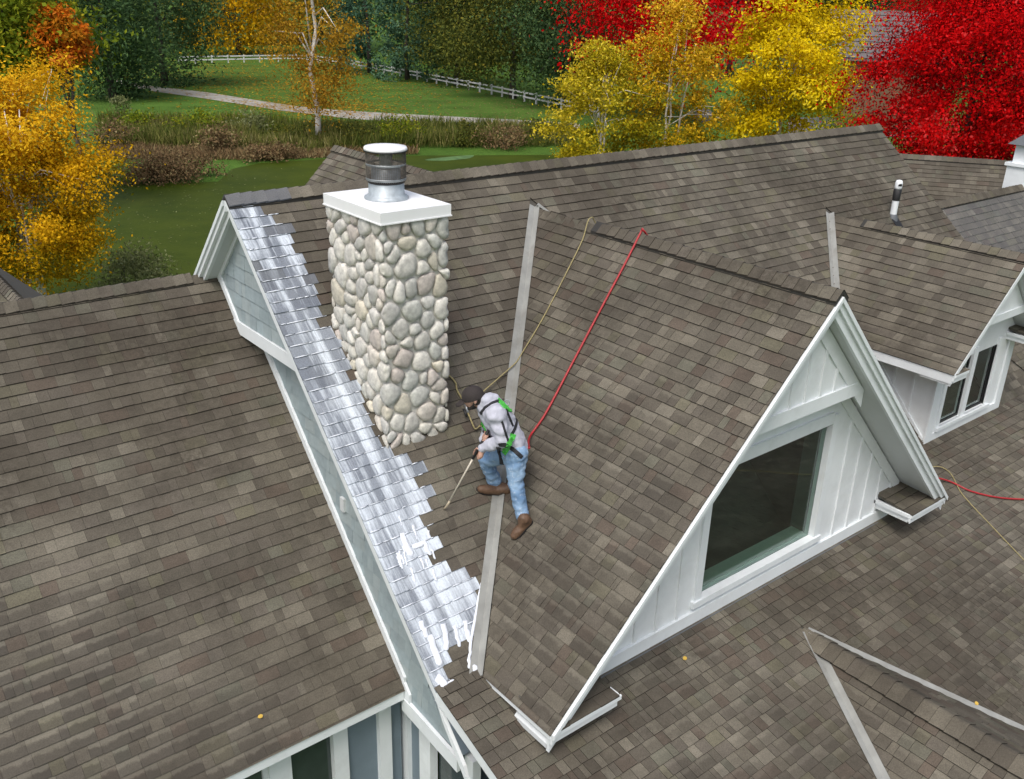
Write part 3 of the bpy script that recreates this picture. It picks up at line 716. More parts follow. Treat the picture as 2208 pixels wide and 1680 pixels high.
for xe in (XE2L, XE2R):
    pts = [(X2, Z2), (xe, zs_(xe))]
    rake_y('rake_board', pts, Y2F+.012, Y2F+.05, .02, .19, swall)
    rake_y('rake_trim', pts, Y2F-.02, Y2F+.010, .016, .11, swall)
    mb = MB(); mb.prism([(X2, Y2F+.045, Z2-.18), (X2, YS+.02, Z2-.18), (xe, YS+.02, zs_(xe)-.18), (xe, Y2F+.045, zs_(xe)-.18)], (0, 0, .05)); mb.build('rake_soffit', M['soffit'], swall)
z2l = zs_(XE2L)
mb = MB(); mb.prism([(XE2L-.012, Y2F, z2l-.02), (XE2L-.012, z2l/K1+.1, z2l-.02), (XE2L-.012, z2l/K1+.1, z2l-.15), (XE2L-.012, Y2F, z2l-.15)], (.03, 0, 0)); mb.build('eave_fascia', M['white'], small_roof)
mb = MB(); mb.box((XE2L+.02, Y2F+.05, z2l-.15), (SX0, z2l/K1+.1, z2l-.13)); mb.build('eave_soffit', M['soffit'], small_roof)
cornice_return(XE2L+.02, 8.40, z2l+.01, 53, yf=Y2F, yb_=YS)
cornice_return(10.45, XE2R-.02, z2l+.01, 54, yf=Y2F, yb_=YS)

# --- vent pipe on the main slope
vb = np.array([11.08, -1.27, zon(P1, 0, -1.27)])
vp = MB(); vp.lathe([(.055, -.05), (.055, .28)], vb, 16); vpo = vp.build('vent_pipe', M['white'], house, smooth=True)
mb = MB(); mb.lathe([(.060, .28), (.062, .30), (.066, .46), (.05, .47)], vb, 16); mb.build('coupling', M['black'], vpo, smooth=True)
mb = MB(); mb.lathe([(.050, .47), (.056, .475), (.060, .50), (.060, .575), (.045, .612), (.0, .622)], vb, 16); mb.build('vent_cap', M['white'], vpo, smooth=True)
mb = MB(); mb.tube([vb+np.array([-.035, -.045, .545]), vb+np.array([-.042, -.054, .535])], .030, 12); mb.build('vent_opening', M['black'], vpo)
mb = MB(); n1 = P1[0]/np.linalg.norm(P1[0]); dn = slopeV(P1[0]); mb.prism([vb+n1*.012+dn*.05+np.array([-.10, 0, 0]), vb+n1*.012+dn*.05+np.array([.10, 0, 0]), vb+n1*.012+dn*.42+np.array([.06, 0, 0]), vb+n1*.012+dn*.42+np.array([-.06, 0, 0])], n1*.008); mb.build('pipe_flashing', M['black'], vpo)
mb = MB(); mb.lathe([(.10, -.1), (.075, .02), (.058, .05)], vb, 16); mb.build('pipe_boot', M['lead'], vpo, smooth=True)

# --- cupola on the right wing ridge
cx, cy = 16.42, YR; hw = .36
mb = MB(); mb.box((cx-hw, cy-hw, ZR-.5), (cx+hw, cy+hw, ZR+.36)); cup = mb.build('cupola', M['white'], house)
mb = MB(); mb.box((cx-hw-.04, cy-hw-.04, ZR+.36), (cx+hw+.04, cy+hw+.04, ZR+.42)); mb.build('cupola_sill', M['white'], cup)
mb = MB(); h2 = hw-.06; mb.box((cx-h2, cy-h2, ZR+.42), (cx+h2, cy+h2, ZR+.78)); mb.build('cupola_body', M['white2'], cup)
for i in range(5):
    mb = MB(); z = ZR+.46+i*.06; mb.prism([(cx-h2+.08, cy-h2-.012, z), (cx+h2-.08, cy-h2-.012, z), (cx+h2-.08, cy-h2+.0, z+.045), (cx-h2+.08, cy-h2+.0, z+.045)], (0, -.008, .0)); mb.build('louvre', M['white'], cup)
mb = MB(); e = hw+.06; a = (cx, cy, ZR+1.2); z = ZR+.78
for p, q in (((-e, -e), (e, -e)), ((e, -e), (e, e)), ((e, e), (-e, e)), ((-e, e), (-e, -e))): mb.poly([(cx+p[0], cy+p[1], z), (cx+q[0], cy+q[1], z), a])
mb.poly([(cx-e, cy-e, z), (cx-e, cy+e, z), (cx+e, cy+e, z), (cx+e, cy-e, z)]); mb.build('cupola_roof', M['lead'], cup)
mb = MB(); mb.box((cx-hw-.1, cy-hw-.1, ZR-.47), (cx+hw+.1, cy+hw+.1, ZR-.40)); mb.build('cupola_flashing', M['lead'], cup)
# remaining outer walls, so the house is closed at the back and right
mb = MB(); mb.box((.7, 3.9, GZ), (12.4, 4.0, -3.9)); mb.box((-9, 4.2, GZ), (.4, 4.3, -4.3)); mb.box((.6, -8.2, GZ), (16, -8.1, -5.6)); mb.box((3.2, 5.6, GZ), (6.0, 5.7, -1.8)); mb.box((2.5, 4.0, GZ), (2.6, 5.7, -2.7)); mb.box((6.6, 4, GZ), (6.7, 5.7, -2.7)); mb.build('outer_wall', M['bluepanel'], house)

# ------------------------------------------------------------------ chimney
CX0, CX1, CY0, CY1, CZT = .518, 1.29, -2.214, -1.145, .204
ins = .024
sx0, sx1, sy0, sy1, sz1 = CX0+ins, CX1-ins, CY0+ins, CY1-ins, CZT-.09
mb = MB(); d = .045
mb.box((sx0+.030, sy0+.030, -3.0), (sx1-.030, sy1-.030, sz1)); chim = mb.build('chimney', M['mortar'], house)
mb = MB(); mb.box((CX0, CY0, CZT-.10), (CX1, CY1, CZT)); capo = mb.build('chimney_cap', M['cap'], chim)
mb = MB(); mb.box((CX0-.008, CY0-.008, CZT-.112), (CX1+.008, CY1+.008, CZT-.101)); mb.build('drip_edge', M['cap'], chim)
# unrolled perimeter: left face (from back to front), front face, right face, back face
Wl, Wf = sy1-sy0, sx1-sx0; PER = 2*(Wl+Wf); rc = .07
def perim(s, out):
    s = s % PER
    segs = [((sx0, sy1), (0, -1), (-1, 0), Wl), ((sx0, sy0), (1, 0), (0, -1), Wf), ((sx1, sy0), (0, 1), (1, 0), Wl), ((sx1, sy1), (-1, 0), (0, 1), Wf)]
    for i, (p, t, n, L) in enumerate(segs):
        if s <= L:
            x, y = p[0]+t[0]*s, p[1]+t[1]*s; nx, ny = n
            # blend the outward direction near the corners so stones wrap
            if L-s < rc: k = .5*(1-(L-s)/rc); n2 = segs[(i+1) % 4][2]; nx, ny = n[0]*(1-k)+n2[0]*k, n[1]*(1-k)+n2[1]*k
            elif s < rc: k = .5*(1-s/rc); n2 = segs[(i-1) % 4][2]; nx, ny = n[0]*(1-k)+n2[0]*k, n[1]*(1-k)+n2[1]*k
            l = math.hypot(nx, ny); k2 = 1-l
            return x+nx*(out-d*.9)/l*(1 if l > .95 else .92), y+ny*(out-d*.9)/l*(1 if l > .95 else .92)
        s -= L
def stones():
    rnd = random.Random(77); H0, H1 = -2.55, sz1-.004
    S = []; tries = 0
    while len(S) < 330 and tries < 60000:
        tries += 1
        r = rnd.choice((.038, .05, .062, .075, .09, .102)); p = (rnd.uniform(0, PER), rnd.uniform(H0, H1))
        if all((min(abs(p[0]-q[0]), PER-abs(p[0]-q[0])))**2+((p[1]-q[1])*.88)**2 > ((r+q[2])*.98)**2 for q in S): S.append((p[0], p[1], r))
    cols = [(.50, .485, .42), (.55, .535, .475), (.48, .47, .42), (.60, .58, .53), (.42, .43, .39), (.53, .48, .41), (.50, .43, .38), (.54, .49, .37), (.47, .46, .43), (.62, .60, .54), (.58, .56, .50), (.40, .40, .37)]
    for i, (s0, z0, r0) in enumerate(S):
        # power cell
        poly = [(s0-.34, z0-.34), (s0+.34, z0-.34), (s0+.34, z0+.34), (s0-.34, z0+.34)]
        poly = clip(poly, [(s0-1, H0-.2), (s0+1, H0-.2), (s0+1, H1), (s0-1, H1)])
        for j, (s1, z1, r1) in enumerate(S):
            if j == i: continue
            ds = s1-s0; ds = ds-PER if ds > PER/2 else ds+PER if ds < -PER/2 else ds
            if abs(ds) > .6 or abs(z1-z0) > .6: continue
            dz = z1-z0; D2 = ds*ds+dz*dz
            k = .5+(r0*r0-r1*r1)/(2*D2); mx, mz = s0+ds*k, z0+dz*k
            L = math.sqrt(D2); tx, tz = -dz/L, ds/L
            poly = clip(poly, [(mx+tx*-3, mz+tz*-3), (mx+tx*3, mz+tz*3), (mx+tx*3-ds/L*5, mz+tz*3-dz/L*5), (mx-tx*3-ds/L*5, mz-tz*3-dz/L*5)])
            if len(poly) < 3: break
        if len(poly) < 3: continue
        cs = sum(p[0] for p in poly)/len(poly); cz_ = sum(p[1] for p in poly)/len(poly)
        # round the corners
        for it in range(1):
            q = []
            for k in range(len(poly)):
                a, b = poly[k], poly[(k+1) % len(poly)]
                q += [(a[0]*.75+b[0]*.25, a[1]*.75+b[1]*.25), (a[0]*.25+b[0]*.75, a[1]*.25+b[1]*.75)]
            poly = q
        n = 16
        # resample by angle
        pts = []
        for k in range(n):
            an = 2*math.pi*k/n; ca, sa = math.cos(an), math.sin(an); best = .02
            for m in range(len(poly)):
                a, b = poly[m], poly[(m+1) % len(poly)]
                ax, az, bx, bz = a[0]-cs, a[1]-cz_, b[0]-cs, b[1]-cz_
                den = ca*(bz-az)-sa*(bx-ax)
                if abs(den) < 1e-9: continue
                tt = (ax*(bz-az)-az*(bx-ax))/den; uu = (ax*sa-az*ca)/den
                if tt > 0 and -1e-6 <= uu <= 1+1e-6: best = max(best, tt)
            pts.append(max(.018, min(best, .26)*rnd.uniform(.965, 1.0)-.0055))
        mb = MB(); rings = []
        dep = rnd.uniform(.046, .064)
        for f, o in ((1.0, .012), (.97, .034), (.86, dep*.86), (.55, dep*1.0)):
            ring = []
            for k in range(n):
                an = 2*math.pi*k/n; ss, zz = cs+math.cos(an)*pts[k]*f, cz_+math.sin(an)*pts[k]*f
                x, y = perim(ss, o+rnd.uniform(-.002, .002)); ring.append(mb.vert((x, y, zz)))
            rings.append(ring)
        for a, b in zip(rings[:-1], rings[1:]):
            for k in range(n): mb.f.append([a[k], a[(k+1) % n], b[(k+1) % n], b[k]])
        x, y = perim(cs, dep*1.04); c = mb.vert((x, y, cz_))
        for k in range(n): mb.f.append([rings[-1][k], rings[-1][(k+1) % n], c])
        col = rnd.choice(cols); kk = rnd.uniform(.92, 1.22); mb.c = [tuple((q*.65+w_*.35)*kk for q, w_ in zip(col, (.57, .56, .53)))]*len(mb.f)
        # hidden inside the roof
        if cz_ < zon(P1, 0, y)-.25: continue
        mb.build('stone', M['stone'], chim, smooth=True, origin=(x, y, cz_))
stones()
# flue
fx, fy = (CX0+CX1)/2+.02, (CY0+CY1)/2+.02
def lathe_part(name, prof, mat, parent, n=32): q = MB(); q.lathe(prof, (fx, fy, CZT), n); return q.build(name, M[mat], parent, smooth=True)
flue = lathe_part('flue_base', [(.215, .002), (.215, .014), (.185, .035), (.172, .045), (.170, .155), (.165, .16)], 'galv2', chim)
lathe_part('flue_liner', [(.14, .10), (.14, .285), (.132, .29), (.0, .292)], 'galv', chim)
lathe_part('flue_band', [(.172, .150), (.178, .155), (.178, .172), (.172, .176)], 'black', chim)
lathe_part('flue_band', [(.190, .178), (.193, .18), (.193, .20), (.190, .202)], 'galv', chim)
lathe_part('flue_band', [(.189, .315), (.192, .316), (.192, .335), (.189, .336)], 'galv', chim)
lathe_part('flue_lid', [(.198, .452), (.206, .456), (.206, .472), (.198, .486), (.12, .492), (.0, .494)], 'cap', chim)
lathe_part('flue_lid_rim', [(.203, .445), (.208, .445), (.208, .455), (.203, .455)], 'black', chim)
q = MB()
for k in range(64):
    an = 2*math.pi*k/64; c, s_ = math.cos(an), math.sin(an); r = .190
    q.tube([(fx+c*r, fy+s_*r, CZT+.17), (fx+c*r, fy+s_*r, CZT+.455)], .0022, 4, cap=False)
for k in range(20):
    z = CZT+.18+k*.0138; q.lathe([(.188, z-CZT-.0012), (.192, z-CZT), (.188, z-CZT+.0012)], (fx, fy, CZT), 24)
q.build('spark_screen', M['screen'], chim)
q = MB(); q.lathe([(.06, .285), (.06, .45)], (fx, fy, CZT), 16); q.build('flue_pipe', M['galv'], chim)
# base flashing
n1 = P1[0]/np.linalg.norm(P1[0])

# ------------------------------------------------------------------ foam lying on the slope (thick runs)
n1 = P1[0]/np.linalg.norm(P1[0])
def on1(px, h=.016): return hit(px, *P1)+n1*h
fo = MB(); rnd = random.Random(5)
def blob(path, wds, hgt=.008):
    """flattened lumpy run of foam on the slope"""
    P = []
    for a, b in zip(path[:-1], path[1:]):
        for k in range(5): P.append((a[0]+(b[0]-a[0])*k/5, a[1]+(b[1]-a[1])*k/5))
    P.append(path[-1]); m = len(P); Rr = []
    for i in range(m):
        f = i/(m-1)*(len(wds)-1); j = min(int(f), len(wds)-2); Rr.append((wds[j]+(wds[j+1]-wds[j])*(f-j))*rnd.uniform(.82, 1.15))
    pts = [on1(p, .014)+np.array([rnd.uniform(-1, 1), 0, 0])*min(.010, Rr[i_]*.45) for i_, p in enumerate(P)]
    # round end cap
    t = pts[-1]-pts[-2]; t = t/np.linalg.norm(t)
    pts += [pts[-1]+t*Rr[-1]*.6, pts[-1]+t*Rr[-1]*.95]; Rr += [Rr[-1]*.75, Rr[-1]*.25]
    fo.tube(pts, [r_*1.25 for r_ in Rr], 10, flat=hgt/max(Rr)*.8, side=tuple(n1))
blob([(955, 1345), (962, 1398)], [.022, .020]); blob([(978, 1350), (990, 1392)], [.018, .017]); blob([(1000, 1340), (1010, 1382)], [.022, .020])
blob([(866, 1150), (884, 1195)], [.02, .03]); blob([(890, 1180), (915, 1172), (925, 1195)], [.02, .025, .015])
blob([(1036, 1258), (1024, 1330), (1012, 1400), (1010, 1440)], [.008, .012, .012, .016]); blob([(1012, 1432), (1030, 1455), (1046, 1480)], [.03, .03, .028]); blob([(1040, 1470), (1062, 1498)], [.02, .018]); blob([(1046, 1478), (1030, 1500)], [.02, .008])
blob([(905, 1340), (918, 1372)], [.02, .022]); blob([(925, 1370), (945, 1430)], [.03, .028]); blob([(940, 1460), (962, 1480), (975, 1470)], [.035, .03, .015]); blob([(958, 1495), (982, 1520)], [.035, .03])

for i in range(14):
    x0 = rnd.uniform(855, 935); y0 = rnd.uniform(1095, 1230); L = rnd.uniform(14, 34)
    blob([(x0, y0), (x0+L*.28, y0+L)], [rnd.uniform(.006, .014), rnd.uniform(.004, .009)], .008)
# beads clinging to the shingle butts inside the foamed strip
c1 = 1/math.sqrt(1+K1*K1)
for i in range(2, 43):
    v = i*.127+.004; y = -v*c1
    xs = [x for x in np.arange(.0, .95, .03) if inpoly(x, y, FOAM)]
    if not xs: continue
    x0, x1 = min(xs), max(xs); x = x0
    while x < x1:
        L = rnd.uniform(.05, .22); xe = min(x1, x+L)
        if rnd.random() < .86:
            r = rnd.uniform(.0045, .0075); a = np.array([x, y, K1*y])+n1*.011; b = np.array([xe, y, K1*y])+n1*.011
            fo.tube([a, (a+b)/2+n1*.002, b], [r*.7, r, r*.7], 6)
        x = xe+rnd.uniform(0, .02)
fo.build('cleaning_foam', M['foam'], None, smooth=True, label='white cleaning foam running down the shingles beside the stone chimney', category='foam', kind='stuff')

# ------------------------------------------------------------------ ground, drive, pond
def lawn_mat():
    m, t, b = new_mat('lawn'); p = pos(t)
    n1_ = noise(t, p, .22, 5, .6); n2 = noise(t, p, 3.5, 4, .7); n3 = noise(t, p, .05, 3, .5)
    c = mixc(t, mapr(t, n1_, .3, .7, 0, 1), (.046, .098, .012), (.078, .158, .022))
    # mowing stripes on the lawn behind the drive
    rot = N(t, 'ShaderNodeMapping'); rot.inputs['Rotation'].default_value = (0, 0, math.radians(24)); t.links.new(p, rot.inputs['Vector'])
    wv = N(t, 'ShaderNodeTexWave'); wv.wave_type = 'BANDS'; wv.bands_direction = 'Y'; wv.inputs['Scale'].default_value = .055; wv.inputs['Distortion'].default_value = 1.2; wv.inputs['Detail'].default_value = 1
    t.links.new(rot.outputs[0], wv.inputs['Vector'])
    sep = N(t, 'ShaderNodeSeparateXYZ'); t.links.new(p, sep.inputs[0])
    far = mapr(t, sep.outputs[1], 58, 66, 0, .13)
    c = mixc(t, mathn(t, 'MULTIPLY', mapr(t, wv.outputs['Fac'], .3, .7, 0, 1), far), c, (.14, .25, .045))
    c = mixc(t, mapr(t, n2, .5, .75, 0, .35), c, (.060, .062, .016))
    t.links.new(c, b.inputs['Base Color']); b.inputs['Roughness'].default_value = .95; b.inputs['Specular IOR Level'].default_value = .15
    bump(t, b, noise(t, p, 14., 5, .7), .8, .08)
    return m
M['lawn'] = lawn_mat()
q = MB(); q.poly([(-900, -900, GZ), (1600, -900, GZ), (1600, 1600, GZ), (-900, 1600, GZ)]); q.build('lawn', M['lawn'], None, kind='structure')
def ribbon(name, up_px, lo_px, mat, dz):
    q = MB(); A = [gpt(p) for p in up_px]; B = [gpt(p) for p in lo_px]
    for i in range(len(A)-1): q.poly([A[i]+(0, 0, dz), A[i+1]+(0, 0, dz), B[i+1]+(0, 0, dz), B[i]+(0, 0, dz)])
    return q.build(name, M[mat], None, kind='structure')
ribbon('gravel_drive', [(250, 172), (330, 186), (450, 200), (600, 224), (680, 234), (760, 240), (900, 248), (1180, 262), (1250, 268)], [(250, 181), (330, 197), (450, 214), (600, 238), (680, 247), (760, 257), (900, 266), (1180, 282), (1250, 290)], 'gravel', .02)
ribbon('paved_yard', [(1700, 255), (1860, 250), (1990, 255)], [(1700, 300), (1860, 296), (1990, 296)], 'asphalt', .024)
def pond_mat():
    m, t, b = new_mat('pond_water'); p = pos(t)
    c = mixc(t, mapr(t, noise(t, p, .35, 5, .65), .35, .7, 0, 1), (.032, .050, .004), (.052, .072, .006)); c = mixc(t, mapr(t, noise(t, p, 9., 4, .7), .55, .75, 0, .5), c, (.085, .090, .015))
    t.links.new(c, b.inputs['Base Color']); b.inputs['Roughness'].default_value = .6; b.inputs['Specular IOR Level'].default_value = .07
    bump(t, b, noise(t, p, 5., 4), .3, .04); return m
M['pond'] = pond_mat()
q = MB(); q.poly([gpt(p)+(0, 0, .012) for p in ((60, 420), (200, 385), (330, 398), (470, 392), (500, 365), (560, 352), (700, 343), (900, 336), (1240, 334), (1240, 520), (700, 600), (420, 640), (100, 640))]); q.build('pond', M['pond'], None, kind='structure')
M['algae'] = simple('algae', (.07, .14, .04), .8, .3, 2.)
q = MB(); c0 = gpt((975, 342)); q.poly([c0+np.array([1.9*math.cos(a)*(1+.2*math.sin(3*a)), .8*math.sin(a)*(1+.2*math.cos(2*a)), .02]) for a in np.linspace(0, 2*math.pi, 22)[:-1]]); q.build('algae_mat', M['algae'], None, label='bright green algae patch floating beyond the chimney', category='algae', kind='stuff')

# ------------------------------------------------------------------ vegetation helpers
def quads(name, P, E1, E2, tint, mat, parent=None, origin=None, shape=4, **kw):
    """n leaf-like rhombi: centre P, half axes E1, E2"""
    n = len(P); o3 = np.zeros(3) if origin is None else np.asarray(origin, float)
    V = np.empty((n, 4, 3), dtype=np.float32); V[:, 0] = P-E1-o3; V[:, 1] = P-E2*.8-o3; V[:, 2] = P+E1-o3; V[:, 3] = P+E2*.8-o3
    me = bpy.data.meshes.new(name); me.vertices.add(n*4); me.vertices.foreach_set('co', V.ravel())
    me.loops.add(n*4); me.loops.foreach_set('vertex_index', np.arange(n*4, dtype=np.int32))
    me.polygons.add(n); me.polygons.foreach_set('loop_start', np.arange(0, n*4, 4, dtype=np.int32)); me.polygons.foreach_set('loop_total', np.full(n, 4, dtype=np.int32))
    me.update(calc_edges=True)
    at = me.attributes.new('tint', 'FLOAT', 'FACE'); at.data.foreach_set('value', np.clip(tint, 0, 1).astype(np.float32))
    me.materials.append(mat); o = bpy.data.objects.new(name, me); o.location = o3; return put(o, parent, **kw)
def unit(a): return a/np.maximum(np.linalg.norm(a, axis=-1, keepdims=True), 1e-9)
def leaf_axes(rng, n, size, out=None, droop=0):
    nrm = rng.normal(size=(n, 3)); nrm[:, 2] += .7
    if out is not None: nrm += out*.9
    nrm = unit(nrm); a = rng.normal(size=(n, 3)); a[:, 2] -= droop; e1 = unit(a-nrm*np.sum(a*nrm, 1, keepdims=True)); e2 = np.cross(nrm, e1)
    s = size*rng.uniform(.6, 1.3, (n, 1)); return e1*s, e2*s*rng.uniform(.5, .8, (n, 1))
def crown_pts(rng, n, c, R, ncl, clr, shell=.55, zcut=-1.0, shape='round'):
    """cluster centres in an uneven ellipsoid, leaves around each"""
    cc = []
    while len(cc) < ncl:
        v = rng.normal(size=3); v /= np.linalg.norm(v); r = rng.uniform(shell, 1)**.7
        if v[2] < zcut: continue
        lump = 1+.28*mnoise.noise((v[0]*1.7+c[0], v[1]*1.7+c[1], v[2]*1.7+c[2]))
        p = v*r*lump
        if shape == 'cone':
            h = rng.uniform(0, 1); an = rng.uniform(0, 6.283); rr = (1-h)**.9*rng.uniform(.55, 1.05); p = np.array([math.cos(an)*rr, math.sin(an)*rr, h*2-1])
        if shape == 'vase':
            h = rng.uniform(0, 1); an = rng.uniform(0, 6.283); rr = (.35+.75*math.sin(min(1, h*1.15)*math.pi))*rng.uniform(.35, 1.0); p = np.array([math.cos(an)*rr, math.sin(an)*rr, h*2-1])
        cc.append(p*R)
    cc = np.array(cc); k = rng.integers(0, ncl, n); sz = clr*rng.uniform(.6, 1.35, ncl)
    g = rng.normal(size=(n, 3))*sz[k][:, None]*np.array([1, 1, .62])
    P = c+cc[k]+g
    return P, unit(cc[k]/R+g*.5), cc+c, k
def tree(name, label, base, h, R, zc, n, size, mat, seed, bark='bark', tr=.18, ncl=46, clr=None, group=None, shape='round', shell=.5, lean=(0, 0), grad=None, stems=1, limbs=14, category='tree', tvar=.18, zcut=-1., droop=0):
    """base (x,y,z); h trunk top height; R crown half-axes; zc crown centre height"""
    rng = np.random.default_rng(seed); rnd = random.Random(seed)
    base = np.array(base, float); root = empty(name, tuple(base), label, category, group)
    R = np.array(R, float); c = base+np.array([lean[0], lean[1], zc]); clr = clr or R.mean()*.24
    P, out, cc, k = crown_pts(rng, n, c, R, ncl, clr, shell, zcut, shape)
    P = P[P[:, 2] > base[2]+.05]; n = len(P); k = k[:n]; out = out[:n]
    ct = rng.normal(.5, tvar, ncl); tint = ct[k]+rng.normal(0, tvar*.8, n)
    if grad is not None: tint += grad[0]*((P-c)@np.array(grad[1:4]))/R.mean()
    e1, e2 = leaf_axes(rng, n, size, out, droop)
    tb = MB()
    for s_ in range(stems):
        off = np.array([rnd.uniform(-.35, .35), rnd.uniform(-.35, .35), 0])*(stems > 1)
        tip = base+np.array([lean[0]*.8+off[0]*h*.45, lean[1]*.8+off[1]*h*.45, h])
        path = []
        for i in range(7):
            f = i/6; path.append(base+off*(1-f)+(tip-base)*f+np.array([rnd.uniform(-1, 1), rnd.uniform(-1, 1), 0])*.02*h*(0 < i < 6)+np.array([0, 0, -.25 if i == 0 else 0]))
        tb.tube(path, [tr*(1.25 if i == 0 else 1-.82*i/6) for i in range(7)], 8)
        for j in range(limbs//stems):
            tgt = cc[rnd.randrange(len(cc))]; f = rnd.uniform(.35, .9); i = int(f*6); a = path[i]+(path[min(6, i+1)]-path[i])*(f*6-i)
            if tgt[2] < a[2]-R[2]*.3: continue
            m1 = a*.6+tgt*.4+np.array([0, 0, .06*h]); tb.tube([a, m1, tgt], [tr*.42*(1-.5*f), tr*.22, tr*.06], 5)
    tb.build('trunk', M[bark], root, smooth=True)
    quads('crown', P, e1, e2, tint, mat, root, origin=base)
    return root

L = {}
L['gold'] = leaf_mat('leaves_gold', [(0, (.15, .15, .008)), (.25, (.42, .26, .006)), (.6, (.66, .36, .006)), (1, (.80, .50, .02))])
L['goldgreen'] = leaf_mat('leaves_gold_green', [(0, (.16, .15, .010)), (.4, (.42, .30, .008)), (.7, (.68, .40, .012)), (1, (.78, .50, .05))])
L['yellow'] = leaf_mat('leaves_yellow', [(0, (.34, .24, .004)), (.4, (.64, .46, .004)), (.75, (.80, .60, .006)), (1, (.85, .68, .04))])
L['lime'] = leaf_mat('leaves_lime', [(0, (.14, .14, .010)), (.4, (.34, .30, .012)), (.7, (.58, .44, .014)), (1, (.72, .58, .07))])
L['red'] = leaf_mat('leaves_red', [(0, (.12, .001, .002)), (.35, (.56, .002, .004)), (.75, (.80, .006, .008)), (1, (.75, .06, .06))], .45)
L['orange'] = leaf_mat('leaves_orange', [(0, (.26, .14, .01)), (.4, (.55, .19, .010)), (.75, (.68, .16, .012)), (1, (.75, .24, .03))])
L['green'] = leaf_mat('leaves_green', [(0, (.030, .060, .026)), (.4, (.060, .115, .046)), (.7, (.095, .165, .062)), (1, (.15, .21, .06))])
L['bright'] = leaf_mat('leaves_bright_green', [(0, (.05, .09, .008)), (.4, (.13, .19, .014)), (.7, (.24, .27, .016)), (1, (.40, .34, .02))])
L['teal'] = leaf_mat('needles_teal', [(0, (.024, .056, .036)), (.4, (.050, .112, .068)), (.8, (.080, .160, .092)), (1, (.11, .19, .11))], .1)
L['olive'] = leaf_mat('leaves_olive', [(0, (.040, .055, .016)), (.4, (.095, .115, .026)), (.7, (.165, .170, .028)), (1, (.27, .22, .030))])
L['brown'] = leaf_mat('leaves_brown_gold', [(0, (.20, .10, .012)), (.4, (.34, .18, .015)), (.7, (.46, .26, .02)), (1, (.56, .38, .04))])
L['pale'] = leaf_mat('leaves_pale', [(0, (.08, .10, .03)), (.5, (.18, .20, .08)), (1, (.32, .34, .18))])
L['reed'] = leaf_mat('reed_blades', [(0, (.07, .10, .018)), (.4, (.14, .15, .035)), (.7, (.25, .22, .08)), (1, (.40, .35, .18))], .2)
L['scrub'] = leaf_mat('scrub_leaves', [(0, (.08, .06, .03)), (.4, (.17, .105, .055)), (.75, (.24, .17, .08)), (1, (.30, .26, .13))], .2)
def at_px(px, dist):
    """ground point under the direction of pixel column px at a horizontal distance"""
    v = ray(px); hv = v[:2]/np.linalg.norm(v[:2]); p = CAM[:2]+hv*dist; return (p[0], p[1], GZ)
def ppm(dist): return FPX/(dist*math.cos(PITCH)+4)
def hgt(px, dist):
    """height above ground of the point seen at px at this horizontal distance"""
    v = ray(px); return CAM[2]+v[2]/np.linalg.norm(v[:2])*dist-GZ
def tree_px(name, label, cx, ytop, ybot, halfw, dist, mat, seed, n, size, **kw):
    b = at_px((cx, 250), dist); z1, z0 = hgt((cx, ytop), dist), hgt((cx, ybot), dist); r = halfw/FPX*dist*1.02
    zc = (z0+z1)/2; rz = (z1-z0)/2
    return tree(name, label, b, kw.pop('h', zc+rz*.55), (r, r, rz), zc, n, size, mat, seed, **kw)

tree_px('birch_tree', 'golden orange multi-stemmed tree behind the lower left roof ridge', 18, 85, 690, 168, 33, L['gold'], 101, 75000, .056, bark='birchbark', tr=.09, ncl=120, clr=.40, shell=.25, stems=4, limbs=28, grad=(.30, 0, 0, 1), shape='round')
tree_px('maple_tree', 'green and yellow maple rising behind the golden orange tree', 40, -160, 200, 130, 54, L['bright'], 102, 24000, .13, tr=.22, ncl=60, shell=.4)
tree_px('maple_tree', 'small orange red maple beside the green and yellow maple', 158, 10, 165, 46, 51, L['orange'], 103, 6000, .11, tr=.16, ncl=26, shell=.35, grad=(.25, .6, -.6, 0))
tree_px('shade_tree', 'dark green tree standing at the left end of the gravel drive', 250, -170, 245, 85, 104, L['green'], 104, 17000, .19, tr=.38, ncl=60, shell=.4)
tree_px('shade_tree', 'broad dark green tree overhanging the white fence end', 365, -210, 205, 105, 118, L['green'], 105, 20000, .20, tr=.4, ncl=60, shell=.4, grad=(.18, .8, .0, .3))
tree_px('gold_tree', 'golden brown tree behind the straight run of white fence', 525, -210, 135, 105, 172, L['gold'], 106, 18000, .27, tr=.5, ncl=52, shell=.4, h=9)
tree_px('birch_tree', 'tall white-barked birch with thin brown gold leaves beside the drive', 684, -150, 262, 92, 72, L['brown'], 107, 11500, .10, bark='birchbark', tr=.22, ncl=80, clr=.75, shell=.3, limbs=22, droop=1.2, h=16)
tree_px('spruce_tree', 'blue green spruce behind the white fence', 800, -330, 160, 90, 138, L['teal'], 108, 16000, .22, tr=.3, ncl=110, clr=.7, shape='cone', limbs=0)
tree_px('spruce_tree', 'dark spruce between the blue green spruce and the olive oak', 880, -290, 175, 75, 128, L['teal'], 109, 14000, .20, tr=.3, ncl=90, clr=.6, shape='cone', limbs=0, grad=(-.15, 0, 0, 1))
tree_px('oak_tree', 'olive yellow oak leaning over the middle of the white fence', 985, -230, 188, 105, 122, L['olive'], 110, 27000, .18, tr=.36, ncl=70, shell=.4, grad=(.2, -.5, .2, .5))
tree_px('oak_tree', 'dark olive oak behind the right half of the white fence', 1105, -230, 205, 115, 108, L['olive'], 111, 27000, .17, tr=.36, ncl=70, shell=.4, grad=(-.12, .5, -.2, 0))
tree_px('oak_tree', 'dark green oak between the olive oak and the red maple', 1215, -230, 232, 95, 100, L['green'], 112, 22000, .18, tr=.36, ncl=60, shell=.4)
